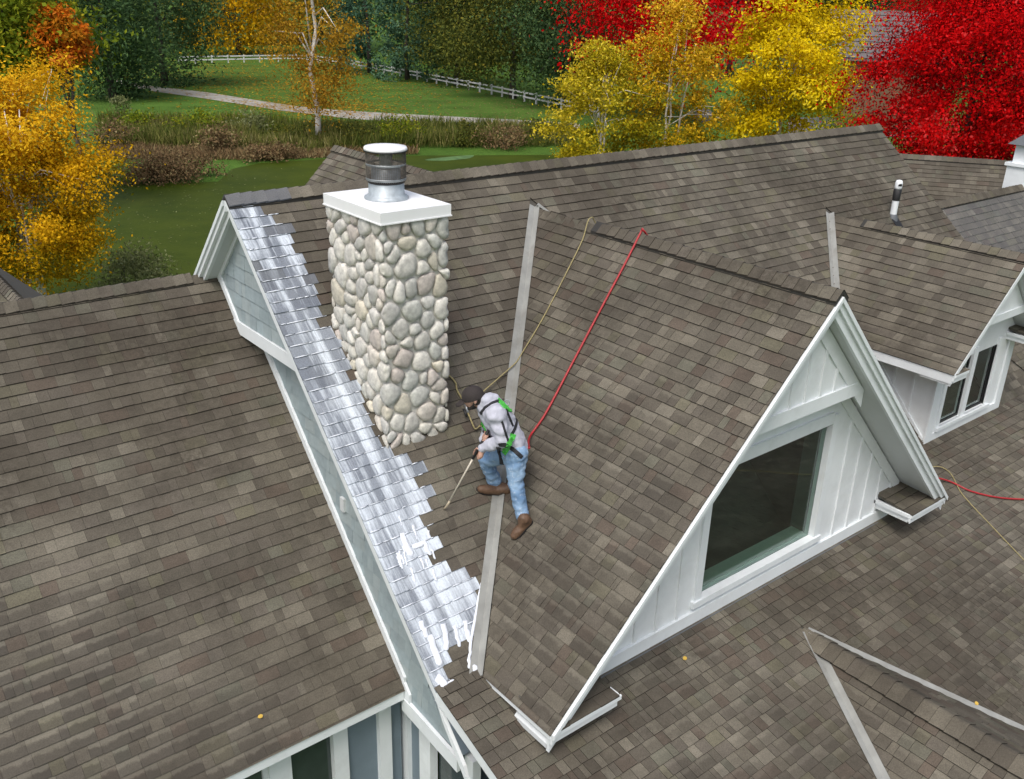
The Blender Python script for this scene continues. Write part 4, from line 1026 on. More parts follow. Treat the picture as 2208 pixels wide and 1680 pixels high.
tree_px('maple_tree', 'crimson maple showing above the yellow birches', 1410, -190, 200, 165, 92, L['red'], 113, 22000, .18, tr=.3, ncl=64, shell=.4)
tree_px('birch_tree', 'ragged yellow green birch beside the right end of the white fence', 1300, 95, 385, 115, 58, L['lime'], 114, 19000, .10, bark='birchbark', tr=.09, ncl=90, clr=.5, shell=.25, stems=3, grad=(.30, -.6, .5, .4), limbs=24, shape='vase')
tree_px('birch_tree', 'orange tipped yellow birch in front of the crimson maple', 1440, 5, 385, 120, 61, L['goldgreen'], 115, 21000, .105, bark='birchbark', tr=.10, ncl=95, clr=.5, shell=.25, stems=3, grad=(.25, 0, 0, .9), limbs=24, shape='vase')
tree_px('birch_tree', 'bright yellow birch between the distant grey roof and the orange tipped birch', 1680, -55, 370, 136, 63, L['yellow'], 116, 30000, .115, bark='birchbark', tr=.12, ncl=100, clr=.6, shell=.25, stems=2, limbs=24)
tree_px('maple_tree', 'large scarlet maple behind the right end of the main roof', 2100, -190, 430, 214, 47, L['red'], 117, 120000, .076, tr=.2, ncl=190, clr=.66, shell=.35, limbs=26, tvar=.25)
# woods filling in behind
for i, (px, yb, w_, dd, mt, lb) in enumerate([(60, 130, 120, 150, 'olive', 'olive tree far behind the green and yellow maple'), (210, 120, 90, 165, 'bright', 'bright green tree far behind the dark green trees'), (430, 108, 90, 200, 'olive', 'olive tree far behind the golden brown tree'), (620, 100, 80, 205, 'brown', 'brown tree far behind the white fence corner'), (700, 95, 80, 215, 'olive', 'olive tree far behind the white-barked birch'), (790, 100, 90, 190, 'green', 'green tree far behind the blue green spruce'), (930, 120, 90, 170, 'green', 'green tree far behind the olive yellow oak'), (1060, 120, 110, 165, 'green', 'green tree far behind the two olive oaks'), (1230, 130, 110, 150, 'olive', 'olive tree far behind the dark green oak'), (1560, 100, 100, 150, 'red', 'dark red tree far behind the bright yellow birch'), (1700, 60, 100, 170, 'olive', 'olive tree far behind the bright yellow birch'), (1860, 20, 90, 170, 'olive', 'olive tree rising over the distant grey roof'), (1990, 60, 120, 150, 'green', 'green tree far behind the scarlet maple'), (2190, 60, 120, 150, 'olive', 'olive tree far behind the scarlet maple')]):
    tree_px('background_tree', lb, px, -230-(i % 3)*40, yb+45, w_*1.1, dd, L[mt], 140+i, 7500, .40, tr=.4, ncl=34, shell=.35, group='woods behind the fence', limbs=6)
# shrubs
def shrub_px(label, px, dist, hpx, wpx, mat, seed, n, size, grp=None, name='shrub', **kw):
    b = gpt(px) if dist is None else at_px(px, dist); dd = np.linalg.norm(np.array(b[:2])-CAM[:2]); r = wpx/FPX*dd; hh = hpx/FPX*dd
    return tree(name, label, (b[0], b[1], GZ), hh*.6, (r, r*.8, hh*.55), hh*.5, n, size, mat, seed, tr=.03, ncl=26, clr=r*.22, shell=.2, stems=3, limbs=9, category='shrub', group=grp, **kw)
shrub_px('pale green shrub behind the end of the lower left ridge', (285, 640), None, 110, 95, L['pale'], 201, 3600, .065)
shrub_px('pale leafy sapling in the reeds near the left drive', (268, 262), None, 55, 24, L['pale'], 202, 700, .10)
shrub_px('green bush in the shade under the scarlet maple', (1800, 330), None, 90, 70, L['bright'], 203, 4000, .10)
shrub_px('green bush under the yellow green birch', (1240, 370), None, 60, 60, L['lime'], 204, 4000, .09)
for i, (px, mt) in enumerate((((300, 292), 'bright'), ((430, 296), 'bright'), ((540, 300), 'pale'), ((640, 312), 'olive'), ((760, 318), 'olive'), ((870, 314), 'bright'), ((1000, 316), 'olive'), ((1090, 320), 'scrub'), ((1160, 312), 'olive'), ((240, 318), 'scrub'), ((470, 330), 'scrub'))):
    shrub_px(('bright green bush in the reeds beside the pale sapling', 'bright green bush in the reeds above the russet brush mound', 'pale green bush among the bank reeds', 'olive bush in the reeds beside the birch foot', 'olive bush in the reeds behind the far end of the rear wing ridge', 'bright green bush in the reeds beside the chimney flue', 'olive bush in the reeds by the green algae patch', 'russet bush in the reeds between the algae patch and the yellow green birch', 'olive bush in the reeds next to the ragged yellow green birch', 'russet bush in the reeds next to the golden orange tree', 'russet bush between the reeds and the brush mound')[i], px, None, 44+(i*7) % 20, 42+(i*13) % 26, L[mt], 220+i, 1500, .10, grp='bushes in the reed bank', name='bank_bush')
# ------------------------------------------------------------------ reed bank, brush, leaf litter
rng = np.random.default_rng(9)
def in_px(polys, n):
    out = []
    while len(out) < n:
        poly = polys[rng.integers(len(polys))]; xs = [p[0] for p in poly]; ys = [p[1] for p in poly]
        x, y = rng.uniform(min(xs), max(xs)), rng.uniform(min(ys), max(ys))
        if inpoly(x, y, poly): out.append(gpt((x, y)))
    return np.array(out)
def blades(name, polys, n, h, wd, mat, label, cat, tbias=0, lean=.25):
    B = in_px(polys, n); H = h*rng.uniform(.45, 1.1, (n, 1))*np.array([[.85+.55*mnoise.noise((p[0]*.35, p[1]*.35, 7.))] for p in B]); lv = rng.normal(0, lean, (n, 3))*H; lv[:, 2:] = H[:, :]
    an = rng.uniform(0, 6.283, n); e2 = np.stack([np.cos(an), np.sin(an), 0*an], 1)*wd*rng.uniform(.6, 1.4, (n, 1))
    z = np.array([mnoise.noise((p[0]*.22, p[1]*.22, 1.3)) for p in B])
    quads(name, B+lv*.5, lv*.5, e2, .45+tbias+.35*z+rng.normal(0, .2, n), mat, None, label=label, category=cat, kind='stuff')
blades('reeds', [[(215, 268), (700, 280), (1230, 284), (1230, 318), (900, 320), (640, 330), (215, 322)]], 24000, 1.45, .05, L['reed'], 'tall green and tan reeds growing along the bank below the drive', 'reeds', -.14, .32)
blades('rushes', [[(215, 258), (700, 274), (1230, 280), (1230, 292), (700, 288), (215, 275)], [(430, 262), (620, 268), (620, 300), (430, 296)]], 6000, 1.1, .06, L['bright'], 'green rushes along the upper edge of the reed bank', 'rushes', -.15)
blades('dry_grass', [[(215, 320), (640, 330), (900, 326), (900, 334), (700, 342), (540, 346), (215, 345)]], 9000, .6, .05, L['scrub'], 'brownish dry grass at the foot of the reed bank', 'grass', .1, .4)
def brush(px, wpx, n, seed, label):
    b = gpt(px); dd = np.linalg.norm(b[:2]-CAM[:2]); r = wpx/FPX*dd
    return tree('brush_mound', label, tuple(b), r*.25, (r, r*.55, r*.34), r*.12, n, .085, L['scrub'], seed, tr=.02, ncl=50, clr=r*.13, shell=.1, stems=3, limbs=12, category='shrub', zcut=-.2)
brush((360, 388), 112, 9000, 301, 'low russet brush mound at the pond edge below the reeds')
brush((590, 345), 70, 3500, 302, 'small dark brush clump at the edge of the pond')
def litter(name, centres, n, size, mat, label):
    C_ = np.array([gpt(c[:2]) for c in centres]); rr = np.array([c[2] for c in centres]); k = rng.integers(0, len(C_), n)
    P = C_[k]+rng.normal(size=(n, 3))*rr[k][:, None]*.5; P[:, 2] = GZ+.035
    e1 = rng.normal(size=(n, 3)); e1[:, 2] *= .1; e1 = unit(e1)*size; e2 = np.cross(e1, (0, 0, 1.))*.8
    quads(name, P, e1, e2, rng.normal(.5, .25, n), mat, None, label=label, category='leaves', kind='stuff')
litter('fallen_leaves', [(560, 150, 26), (500, 160, 26), (650, 190, 16), (690, 230, 9)], 9000, .16, L['brown'], 'brown fallen leaves scattered on the far lawn under the golden trees')
litter('fallen_leaves', [(300, 480, 9), (420, 440, 9), (420, 520, 7), (330, 420, 10), (560, 400, 8)], 520, .06, L['pale'], 'pale fallen leaves dotted over the dark green pond')
litter('fallen_leaves', [(1150, 235, 14), (1050, 225, 14), (930, 190, 12)], 2500, .12, L['scrub'], 'dull fallen leaves in the shade along the right run of fence')

# ------------------------------------------------------------------ white rail fence
fence = None
fpts = [gpt(p) for p in ((385, 138), (560, 134), (640, 133), (735, 141), (900, 172), (1060, 204), (1210, 236), (1290, 253))]
fence = empty('rail_fence', tuple(fpts[0]), 'white two-rail fence running along the far lawn', 'fence')
L_ = 0; posts = []
for a, b in zip(fpts[:-1], fpts[1:]):
    n = max(1, round(np.linalg.norm(b-a)/2.6))
    for i in range(n): posts.append(a+(b-a)*i/n)
posts.append(fpts[-1])
for i, p in enumerate(posts):
    q = MB(); q.box((p[0]-.075, p[1]-.075, GZ-.2), (p[0]+.075, p[1]+.075, GZ+1.12)); q.build('post', M['fence'], fence, origin=p)
    if i+1 < len(posts):
        r_ = posts[i+1]; t = (r_-p)/np.linalg.norm(r_-p); s_ = np.array([-t[1], t[0], 0])*.02
        if s_@(CAM-p) < 0: s_ = -s_
        for zz in (.42, .86):
            q = MB(); o_ = np.array([0, 0, zz]); q.prism([p+o_+s_*4.2, r_+o_+s_*4.2, r_+o_+s_*4.2+(0, 0, .17), p+o_+s_*4.2+(0, 0, .17)], s_*1.5); q.build('rail', M['fence'], fence)

# ------------------------------------------------------------------ distant house and rounded grey shape seen between the trees
M['farroof'] = simple('weathered_roof', (.11, .10, .10), .8, .3, 1.6)
M['farwall'] = simple('brown_siding', (.15, .085, .045), .8, .15, 1.)
D_ = 92.0; b = np.array(at_px((1850, 200), D_)); vx = np.array([ray((1850, 200))[0], ray((1850, 200))[1], 0]); vx /= np.linalg.norm(vx); rx = np.array([vx[1], -vx[0], 0])
hs_ = empty('distant_house', tuple(b), 'distant brown house with a weathered grey roof between the yellow birch and the scarlet maple', 'house')
def far(u, v, z): return b+rx*u+vx*v+np.array([0, 0, z])
ez, rz_ = hgt((1850, 128), D_), hgt((1850, 28), D_)
q = MB(); q.prism([far(-1.6, .5, 0), far(7, .5, 0), far(7, 6, 0), far(-1.6, 6, 0)], (0, 0, ez+.1)); q.build('wall', M['farwall'], hs_)
q = MB(); q.prism([far(-2.0, 0, ez-.15), far(7.4, 0, ez-.15), far(7.4, 5, rz_), far(-3.6, 5, rz_)], (0, 0, .2)); fr = q.build('roof', M['farroof'], hs_)
for i in range(9):
    q = MB(); f0 = i/9; f1 = (i+1)/9; z0_ = ez+.06+(rz_-ez+.15)*f0; z1_ = ez+.06+(rz_-ez+.15)*f1
    q.prism([far(-2.05-1.6*f0, 5*f0-.05, z0_+.06), far(7.4, 5*f0-.05, z0_+.06), far(7.4, 5*f1, z1_), far(-2.05-1.6*f1, 5*f1, z1_)], (0, 0, .03)); q.build('shingle_course', M['farroof'], fr)
bo = gpt((1516, 262)); q = MB()  # plain rounded stand-in for an unidentified grey object
bm_r = random.Random(3); prof = [(0, -.1), (.9, -.1), (1.05, .35), (.9, .8), (.55, 1.1), (0, 1.2)]
q.lathe([(r*1.0, z) for r, z in prof], tuple(bo), 14)
q.v = [(v_[0]+.12*mnoise.noise((v_[0], v_[1], v_[2])), v_[1]+.12*mnoise.noise((v_[1], v_[0], v_[2]*2)), v_[2]+.1*mnoise.noise((v_[0]*2, v_[1], 3.))) for v_ in q.v]
M['rounded_shape'] = simple('plain_grey', (.13, .14, .15), .85, .2, 1.5)
q.build('rounded_shape', M['rounded_shape'], None, smooth=True, origin=tuple(bo), label='grey rounded shape half hidden among the yellow birches', category='rounded_shape')

# ------------------------------------------------------------------ roof worker
HD = np.array([FW[0], FW[1], 0]); HD /= np.linalg.norm(HD)
def zc(zx, zy): return ((980+zx*.25)*.94278, (850+zy*.25)*.94278)
def J(zx, zy, dep): return hit(zc(zx, zy), HD, dep)
def ball(mb, c, r, n=10):
    c = np.asarray(c, float); r3 = np.array(r if hasattr(r, '__len__') else (r, r, r), float); rings = []
    top = mb.vert(c+(0, 0, r3[2])); bot = mb.vert(c-(0, 0, r3[2]))
    for i in range(1, n):
        ph = math.pi*i/n; rings.append([mb.vert(c+r3*np.array([math.sin(ph)*math.cos(2*math.pi*k/n), math.sin(ph)*math.sin(2*math.pi*k/n), math.cos(ph)])) for k in range(n)])
    for k in range(n): mb.f.append([top, rings[0][k], rings[0][(k+1) % n]]); mb.f.append([bot, rings[-1][(k+1) % n], rings[-1][k]])
    for a, b in zip(rings[:-1], rings[1:]):
        for k in range(n): mb.f.append([a[k], b[k], b[(k+1) % n], a[(k+1) % n]])
    mb.c = [None]*len(mb.f)
def limb(mb, pts, rad, n=12):
    mb.tube(pts, rad, n)
    for p, r in zip(pts, rad): ball(mb, p, r*.995, n)
def cloth(mb, name, mat, parent, voxel, wr=(.006, 9.), fine=(.002, 30.), smooth=6):
    o = mb.build(name, mat, None)
    m = o.modifiers.new('remesh', 'REMESH'); m.mode = 'VOXEL'; m.voxel_size = voxel
    s2 = o.modifiers.new('smooth', 'SMOOTH'); s2.factor = .5; s2.iterations = smooth
    dg = bpy.context.evaluated_depsgraph_get(); me = bpy.data.meshes.new_from_object(o.evaluated_get(dg))
    o.modifiers.clear(); o.data = me; me.name = name
    if wr[0]:
        for v in me.vertices:
            p = v.co; k = mnoise.noise((p.x*wr[1], p.y*wr[1], p.z*wr[1]*1.6))*wr[0]+mnoise.noise((p.x*fine[1], p.y*fine[1], p.z*fine[1]))*fine[0]
            v.co = p+v.normal*k
    me.polygons.foreach_set('use_smooth', [True]*len(me.polygons)); me.update()
    if not me.materials: me.materials.append(mat)
    if parent: put(o, parent)
    return o
M['skin'] = simple('skin', (.46, .27, .20), .55, .08, 20.)
M['hoodie'] = simple('hoodie_fleece', (.44, .45, .52), .9, .10, 18., bumps=.003)
def denim():
    m, t, b = new_mat('denim'); p = pos(t)
    c = mixc(t, mapr(t, noise(t, p, 5., 3, .5), .35, .7, 0, 1), (.13, .235, .40), (.27, .40, .56))
    c = mixc(t, mapr(t, noise(t, p, 26., 3, .6), .55, .75, 0, .5), c, (.60, .68, .75))
    t.links.new(c, b.inputs['Base Color']); b.inputs['Roughness'].default_value = .9; bump(t, b, noise(t, p, 90., 3), .4, .003); return m
M['denim'] = denim()
M['boot'] = simple('boot_leather', (.115, .065, .038), .6, .25, 25.)
M['capcloth'] = simple('cap_cloth', (.028, .022, .021), .85, .12, 40.)
M['hair'] = simple('dark_hair', (.018, .014, .012), .7)
M['hivis'] = simple('green_webbing', (.07, .44, .06), .7, .25, 60.)
M['webbing'] = simple('black_webbing', (.014, .015, .018), .7)
M['pole'] = simple('wand_tube', (.50, .46, .38), .35, .1, 30.)
M['brass'] = simple('nozzle', (.42, .36, .26), .4, .1, 30.)

toeN, heelN = hit(zc(803, 1512), *PD1), hit(zc(925, 1385), *PD1)
toeF, heelF = hit(zc(470, 1085), *P1), hit(zc(680, 1105), *P1)
nD = PD1[0]/np.linalg.norm(PD1[0])
dN = float(HD@heelN); dF = float(HD@heelF); d0 = (dN+dF)/2
gnd = (toeN+heelN+toeF+heelF)/4
man = empty('person', tuple((heelN+heelF)/2), 'man in grey hoodie, jeans, dark cap and green harness bent over on the roof', 'person')
hipC = J(765, 730, d0); hipN, hipF = J(800, 755, d0-.10), J(705, 735, d0+.09)
kneeN, ankN = J(798, 1010, dN+.10), J(858, 1318, dN+.015)
kneeF, ankF = J(528, 815, dF-.06), J(622, 1048, dF+.0)
waist, chest, upper_c = J(752, 625, d0-.0), J(655, 470, d0-.0), J(575, 345, d0)
shN, shF = J(618, 400, d0-.19), J(560, 372, d0+.17)
elN, wrN = J(684, 622, d0-.25), J(492, 704, d0-.16)
elF, wrF = J(548, 560, d0+.20), J(500, 640, d0+.02)
neck, headc = J(500, 305, d0), J(412, 238, d0-.01)
hnd = J(436, 742, d0-.15)
# head axes
hf = -RT*.93-UP*.30+HD*.05; hf /= np.linalg.norm(hf); hs2 = -HD; hs2 = hs2-hf*(hs2@hf); hs2 /= np.linalg.norm(hs2); hu = np.cross(hs2, hf); hu = hu if hu@UP > 0 else -hu
def HL(f, s_, u): return headc+hf*f+hs2*s_+hu*u
bd = MB()
ball(bd, HL(-.005, 0, .015), .092); ball(bd, HL(.030, 0, .0), .080); ball(bd, HL(.035, 0, -.055), .058); ball(bd, HL(.058, 0, -.085), .032)
limb(bd, [HL(.088, 0, .012), HL(.112, 0, -.020)], [.010, .016], 8)
for sg in (1, -1): ball(bd, HL(-.01, .088*sg, -.012), (.014, .014, .026), 8); ball(bd, HL(.045, .045*sg, -.015), .032, 8)
limb(bd, [HL(-.02, 0, -.05), neck, upper_c], [.056, .062, .09])
limb(bd, [upper_c, chest, waist, hipC], [.12, .125, .115, .12])
for sh, el, wr in ((shN, elN, wrN), (shF, elF, wrF)): limb(bd, [upper_c, sh, el, wr], [.07, .058, .042, .030])
for hp, kn, an in ((hipN, kneeN, ankN), (hipF, kneeF, ankF)): limb(bd, [hipC, hp, kn, an], [.10, .09, .058, .042])
# wand first, so the fingers can close on it
tipW = hit(zc(142, 1240), *P1)+n1*.10; wd_ = (hnd-tipW)/np.linalg.norm(hnd-tipW)
grip0 = hnd+wd_*.05
def hand(c, axis, wrist, side):
    axis = axis/np.linalg.norm(axis); pw = wrist-c; pw = pw-axis*(pw@axis); pw /= np.linalg.norm(pw); lat = np.cross(axis, pw)
    limb(bd, [wrist, c+pw*.055], [.028, .030], 8)
    limb(bd, [c+pw*.050+axis*.026, c+pw*.050-axis*.028], [.021, .020], 8)
    for i, (ln, rr) in enumerate(((.92, .0088), (1.0, .0092), (.95, .0088), (.78, .0078))):
        a = axis*(.030-.020*i); k0 = c+a+pw*.040+lat*.014*side
        limb(bd, [k0, c+a+lat*.030*side*ln+pw*.012, c+a+lat*.026*side-pw*.020*ln, c+a+lat*-.004*side-pw*.028*ln], [rr*1.1, rr, rr*.95, rr*.8], 8)
    limb(bd, [c+pw*.045+axis*.030, c+axis*.048-lat*.014*side+pw*.018, c+axis*.050-lat*.020*side-pw*.012], [.012, .010, .0085], 8)
hand(hnd, wd_, wrN, 1)
hndF = hnd+wd_*.17+np.array([0, 0, .01]); wrF = hndF+(wrF-hndF)/np.linalg.norm(wrF-hndF)*.085
hand(hndF, wd_, wrF, -1)
cloth(bd, 'body', M['skin'], man, .0065, wr=(0, 1), smooth=3)
# face details
for sg in (1, -1):
    q = MB(); ball(q, HL(.098, .031*sg, .008), .009, 8); q.build('eye', M['hair'], man, smooth=True)
q = MB(); q.tube([HL(.088, -.022, -.058), HL(.096, 0, -.060), HL(.088, .022, -.058)], [.003, .005, .003], 6); q.build('mouth', M['skin'], man)
q = MB(); ball(q, HL(.035, 0, -.072), (.060, .060, .038)); limb(q, [HL(.0, .080, -.02), HL(.035, .062, -.07), HL(.075, .02, -.09)], [.012, .014, .018], 8); cloth(q, 'beard', M['hair'], man, .007, wr=(.003, 40), smooth=2)
q = MB(); ball(q, HL(-.030, 0, .0), .088); limb(q, [HL(-.06, 0, -.03), HL(-.05, 0, -.065)], [.060, .045]); cloth(q, 'hair', M['hair'], man, .008, wr=(.004, 50), smooth=2)
# cap: crown of six panels and a curved brim
q = MB(); rings = []; nn_ = 24
for i in range(7):
    ph = math.pi/2*i/6*1.0; r = .108*math.sin(ph); z = .105*math.cos(ph)
    rings.append([q.vert(HL(r*1.04*math.cos(2*math.pi*k/nn_), r*.93*math.sin(2*math.pi*k/nn_), .018+z)) for k in range(nn_)])
rings.append([q.vert(HL(.112*math.cos(2*math.pi*k/nn_), .100*math.sin(2*math.pi*k/nn_), .000)) for k in range(nn_)])
for a, b in zip(rings[:-1], rings[1:]):
    for k in range(nn_): q.f.append([a[k], a[(k+1) % nn_], b[(k+1) % nn_], b[k]])
q.c = [None]*len(q.f); capo_ = q.build('cap', M['capcloth'], man, smooth=True)
q = MB(); rows = []
for i in range(5):
    f = .095+.022*i; hw_ = .082*math.sqrt(max(.05, 1-(i/4.4)**2)); rows.append([q.vert(HL(f*math.cos(0), hw_*s_, .008-.010*i*.6-.018*abs(s_)**2+.004)) for s_ in (-1, -.5, 0, .5, 1)])
for a, b in zip(rows[:-1], rows[1:]):
    for k in range(4): q.f.append([a[k], a[k+1], b[k+1], b[k]])
q.c = [None]*len(q.f); bo_ = q.build('cap_brim', M['capcloth'], man, smooth=True); sm = bo_.modifiers.new('solid', 'SOLIDIFY'); sm.thickness = .004
q = MB(); ball(q, HL(-.005, 0, .124), .008, 8); q.build('cap_button', M['capcloth'], man, smooth=True)
# hoodie
hd_ = MB()
limb(hd_, [upper_c, J(615, 405, d0), chest, J(705, 550, d0), waist, J(778, 705, d0)], [.138, .156, .158, .152, .147, .146], 16)
for sg in (-1, 1): limb(hd_, [J(620, 410, d0+.07*sg), chest+HD*.06*sg, waist+HD*.06*sg, J(778, 705, d0+.06*sg)], [.12, .128, .12, .12], 14)
limb(hd_, [upper_c, shN, (shN+elN)/2, elN, (elN+wrN)/2, wrN+(wrN-hnd)*.12], [.11, .105, .085, .078, .064, .048], 14)
limb(hd_, [upper_c, shF, (shF+elF)/2, elF, (elF+wrF)/2, wrF+(wrF-hndF)*.12], [.11, .10, .082, .074, .060, .046], 14)
limb(hd_, [J(510, 318, d0), J(548, 268, d0), J(600, 262, d0)], [.080, .088, .070], 12); limb(hd_, [J(480, 330, d0-.06), J(515, 268, d0-.07), J(560, 245, d0-.03)], [.040, .045, .05], 10); limb(hd_, [J(478, 330, d0+.06), J(510, 268, d0+.07), J(560, 245, d0+.03)], [.040, .045, .05], 10)
hoodie = cloth(hd_, 'hoodie', M['hoodie'], man, .012, wr=(.017, 10.), fine=(.006, 30.), smooth=4)
# cuffs and hem
def ring_(name, c, ax, r, th, mat, n=16):
    q = MB(); ax = ax/np.linalg.norm(ax); e1 = np.cross(ax, (0, 0, 1.)); e1 /= np.linalg.norm(e1); e2 = np.cross(ax, e1)
    pts = [c+(e1*math.cos(2*math.pi*k/n)+e2*math.sin(2*math.pi*k/n))*r for k in range(n+1)]
    q.tube(pts, th, 8, cap=False); return q.build(name, M[mat], man, smooth=True)
ring_('cuff', wrN+(wrN-hnd)*.05, wrN-hnd, .036, .012, 'hoodie'); ring_('cuff', wrF+(wrF-hndF)*.05, wrF-hndF, .034, .012, 'hoodie')
# jeans
jn = MB()
limb(jn, [J(770, 690, d0), hipC], [.140, .150], 14)
for hp, kn, an, rr in ((hipN, kneeN, ankN, 1), (hipF, kneeF, ankF, 1)):
    limb(jn, [hipC, hp, hp*.5+kn*.5, kn, kn*.45+an*.55, an], [.135, .122, .098, .082, .073, .066], 14)
jeans = cloth(jn, 'jeans', M['denim'], man, .012, wr=(.015, 12.), fine=(.005, 34.), smooth=3)
# boots
def boot(heel, toe, ank, nrm):
    t = toe-heel; L = np.linalg.norm(t); t /= L; s_ = np.cross(nrm, t)
    q = MB()
    limb(q, [heel+nrm*.045, heel+t*L*.45+nrm*.045, heel+t*L*.78+nrm*.038, heel+t*L*1.0+nrm*.034], [.048, .050, .053, .044], 12)
    limb(q, [heel+nrm*.05, heel+nrm*.10, ank], [.054, .060, .064], 12); limb(q, [heel+t*L*.35+nrm*.06, heel+nrm*.12], [.044, .05], 12)
    b_ = cloth(q, 'boot', M['boot'], man, .010, wr=(.003, 20.), smooth=4)
    q = MB(); pts = []
    for f, w_ in ((-.20, .030), (-.08, .046), (.3, .046), (.6, .055), (.9, .054), (1.10, .036), (1.18, .014)): pts.append((f, w_))
    out = [heel+t*L*f+s_*w_ for f, w_ in pts]+[heel+t*L*f-s_*w_ for f, w_ in reversed(pts)]
    q.prism([p+nrm*.012 for p in out], nrm*.016); q.build('sole', M['black'], b_)
boot(heelN+nD*.0, toeN, ankN, nD); boot(heelF, toeF, ankF, n1)
# harness straps: follow the surface of the clothes
from mathutils.bvhtree import BVHTree
def bvh(o):
    l = wloc(o); me = o.data; return BVHTree.FromPolygons([tuple(v.co+l) for v in me.vertices], [tuple(p.vertices) for p in me.polygons])
T1, T2 = bvh(hoodie), bvh(jeans)
def strap(name, zpts, width, mat, lift=.009, sub=5):
    P = []
    for a, b in zip(zpts[:-1], zpts[1:]):
        for k in range(sub): P.append((a[0]+(b[0]-a[0])*k/sub, a[1]+(b[1]-a[1])*k/sub))
    P.append(zpts[-1]); R_ = []
    for p in P:
        v = Vector(ray(zc(*p))).normalized(); best = None
        for T in (T1, T2):
            l, nn, i, dist = T.ray_cast(Vector(CAM), v)
            if l is not None and (best is None or dist < best[2]): best = (l, nn, dist)
        if best: R_.append((best[0], best[1]))
    if len(R_) < 2: return
    q = MB(); A = []
    for i, (l, nn) in enumerate(R_):
        t = (R_[min(i+1, len(R_)-1)][0]-R_[max(i-1, 0)][0]).normalized(); nn = nn if nn.dot(Vector(CAM)-l) > 0 else -nn
        w_ = t.cross(nn).normalized()*width/2
        A.append([q.vert(l+nn*lift+w_), q.vert(l+nn*lift-w_), q.vert(l-nn*.004-w_), q.vert(l-nn*.004+w_)])
    for a, b in zip(A[:-1], A[1:]):
        for k in range(4): q.f.append([a[k], a[(k+1) % 4], b[(k+1) % 4], b[k]])
    q.f.append(A[0][::-1]); q.f.append(A[-1]); q.c = [None]*len(q.f)
    return q.build(name, M[mat], man)
strap('harness_strap', [(478, 385), (520, 330), (580, 290), (640, 268)], .030, 'webbing')
strap('harness_strap', [(632, 262), (668, 285), (700, 320), (735, 350)], .055, 'hivis'); strap('harness_strap', [(640, 268), (690, 330), (730, 352), (770, 362), (790, 385)], .030, 'hivis', .013)
strap('harness_strap', [(670, 300), (712, 350), (730, 400), (750, 450), (772, 500)], .022, 'webbing')
strap('harness_strap', [(800, 400), (805, 460), (790, 520), (765, 565)], .028, 'webbing'); strap('harness_strap', [(775, 570), (755, 620), (735, 665), (705, 720), (690, 750)], .060, 'hivis')
strap('harness_strap', [(672, 455), (690, 520), (712, 590), (730, 640)], .020, 'webbing')
strap('harness_strap', [(645, 668), (700, 670), (760, 700), (810, 745), (855, 785)], .040, 'webbing'); strap('harness_strap', [(640, 690), (648, 740), (665, 800), (672, 842)], .045, 'webbing')
strap('harness_strap', [(486, 470), (505, 500), (520, 530)], .045, 'hivis'); strap('harness_strap', [(520, 545), (545, 580), (560, 605)], .06, 'webbing')
q = MB(); dr = J(712, 288, d0-.02); l, nn, i, dist = T1.ray_cast(Vector(CAM), Vector(ray(zc(705, 300))).normalized())
if l is not None:
    c_ = np.array(l)+np.array(nn)*.025; q.tube([c_+(RT*math.cos(a)+UP*math.sin(a))*.026 for a in np.linspace(0, 2*math.pi, 13)], .006, 6, cap=False); q.build('harness_ring', M['galv'], man, smooth=True)

# ------------------------------------------------------------------ spray wand
wand = empty('spray_wand', tuple(tipW), 'thin pale spray wand with a black grip held by the man', 'wand')
q = MB(); q.tube([tipW+wd_*.03, tipW+wd_*.62*np.linalg.norm(hnd-tipW), hnd-wd_*.07], [.008, .009, .010], 10); q.build('lance', M['pole'], wand, smooth=True)
q = MB(); q.tube([tipW+wd_*.10-np.array([0, 0, .012]), hnd-wd_*.08-np.array([0, 0, .013])], .006, 8); q.build('hose_sleeve', M['black'], wand, smooth=True)
q = MB(); q.tube([hnd-wd_*.075, hnd+wd_*.26], [.014, .016], 10); q.build('grip', M['black'], wand, smooth=True)
q = MB(); q.tube([tipW+wd_*.035, tipW-wd_*.0, tipW-wd_*.03-n1*.02, tipW-wd_*.05-n1*.05], [.011, .012, .010, .006], 10); q.build('nozzle', M['brass'], wand, smooth=True)

# ------------------------------------------------------------------ ropes and hose
def spline(P, sub=8):
    P = [np.asarray(p, float) for p in P]; out = []
    for i in range(len(P)-1):
        p0, p1, p2, p3 = P[max(0, i-1)], P[i], P[i+1], P[min(len(P)-1, i+2)]
        for k in range(sub):
            t = k/sub; out.append(.5*((2*p1)+(-p0+p2)*t+(2*p0-5*p1+4*p2-p3)*t*t+(-p0+3*p1-3*p2+p3)*t**3))
    out.append(P[-1]); return out
nDR = PD1R[0]/np.linalg.norm(PD1R[0]); n2 = P2[0]/np.linalg.norm(P2[0])
def pD(px, h): return hit(px, *PD1)+nD*h
def p1_(px, h): return hit(px, *P1)+n1*h
def p2_(px, h): return hit(px, *P2)+n2*h
def pR(x, y, h): return np.array([x, y, zon(PD1R, x, y)])+nDR*h
red = [p1_((1150, 975), .06), J(892, 700, d0-.03)+RT*.03, pD((1150, 948), .07), pD((1180, 895), .035), pD((1240, 782), .035), pD((1300, 668), .035), pD((1352, 570), .035), pD((1386, 507), .05), np.array([XD, -2.33, ZD+.085]), pR(XD+.15, -2.36, .06), pR(4.6, -2.7, .035), pR(6.2, -3.6, .035), pR(7.0, -4.1, .04), p2_((2033, 1040), .05), p2_((2090, 1062), .03), p2_((2150, 1076), .03), p2_((2215, 1080), .03), p2_((2300, 1078), .03), p2_((2480, 1090), .03), p2_((2700, 1120), .03)]
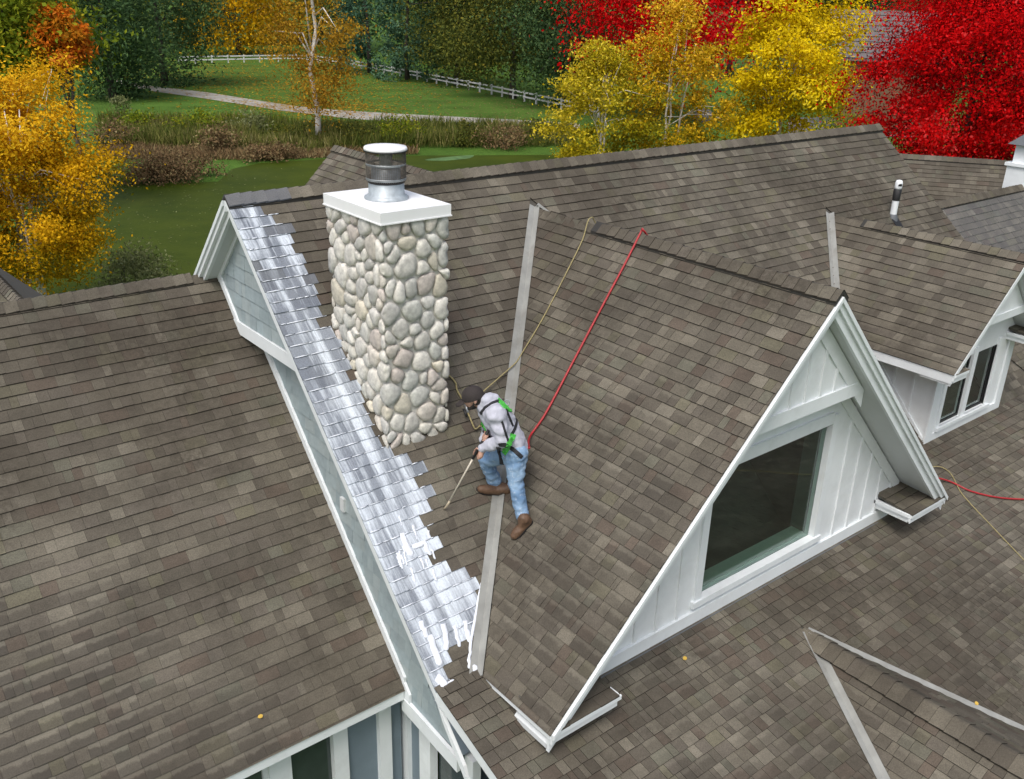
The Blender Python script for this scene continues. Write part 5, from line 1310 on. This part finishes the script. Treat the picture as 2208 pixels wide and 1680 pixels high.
q = MB(); q.tube(spline(red[1:]), .0125, 8); q.build('red_hose', M['rope_red'], None, smooth=True, label='red hose running from the man up over the dormer ridge and down the far side', category='hose')
grab = p1_((1000, 884), .07)
tan = [grab, p1_((1018, 866), .09), p1_((1045, 842), .075), p1_((1085, 807), .05), p1_((1108, 786), .045), pD((1130, 762), .03), pD((1175, 685), .025), pD((1225, 588), .025), pD((1258, 522), .03), np.array([XD-.02, -1.50, ZD+.08]), pR(XD+.2, -1.6, .03), pR(5.2, -2.6, .025), pR(7.0, -3.95, .03), p2_((2028, 1012), .04), p2_((2075, 1070), .018), p2_((2140, 1140), .018), p2_((2215, 1218), .018), p2_((2300, 1300), .018), p2_((2420, 1400), .018), p2_((2560, 1560), .018)]
q = MB(); q.tube(spline(tan), .0072, 6); q.build('safety_rope', M['rope_tan'], None, smooth=True, label='tan safety rope crossing the valley and the dormer ridge', category='rope')
ch = [np.array([CX1+.01, -1.55, zon(P1, 0, -1.55)+.05]), p1_((972, 818), .03), p1_((984, 846), .03), grab+RT*.012]
q = MB(); q.tube(spline(ch), .010, 6); q.build('anchor_rope', M['rope_tan'], None, smooth=True, label='short tan rope from the chimney side to the rope grab', category='rope')
rg = empty('rope_grab', tuple(grab), 'small metal rope grab clipped on the rope beside the man\'s cap', 'rope grab')
q = MB(); q.tube([p1_((997, 876), .07), p1_((1003, 896), .07)], .014, 8); q.build('grab_body', M['galv'], rg, smooth=True)
q = MB(); q.tube([p1_((993, 888), .075), p1_((1000, 905), .075)], .012, 6); q.build('grab_lever', M['black'], rg, smooth=True)
lan = [p1_((1003, 896), .07), p1_((1012, 915), .06), p1_((1021, 929), .05), p1_((1030, 922), .09), J(480, 500, d0+.02)]
q = MB(); q.tube(spline(lan), .008, 6); q.build('lanyard', M['rope_tan'], None, smooth=True, label='pale lanyard looping from the rope grab to the man\'s chest', category='lanyard')
# two stray leaves on the shingles
for px, f_, lb in (((1475, 1423), p2_, 'yellow fallen leaf on the shingles below the large dormer'), ((560, 1546), lambda p, h: hit(p, *PL)+PL[0]/np.linalg.norm(PL[0])*h, 'yellow fallen leaf on the left wing shingles'), ((2103, 1520), p2_, 'small yellow leaf on the cricket valley')):
    c_ = f_(px, .025); q = MB(); q.prism([c_+np.array(v_)*.028 for v_ in ((-1, 0, 0), (-.4, -.6, -.2), (.5, -.6, -.2), (1, 0, 0), (.5, .6, .3), (-.4, .6, .3))], (0, 0, .004)); q.build('fallen_leaf', simple('leaf_yellow', (.55, .36, .06), .6), None, origin=tuple(c_), label=lb, category='leaf', group='stray leaves on the roof')
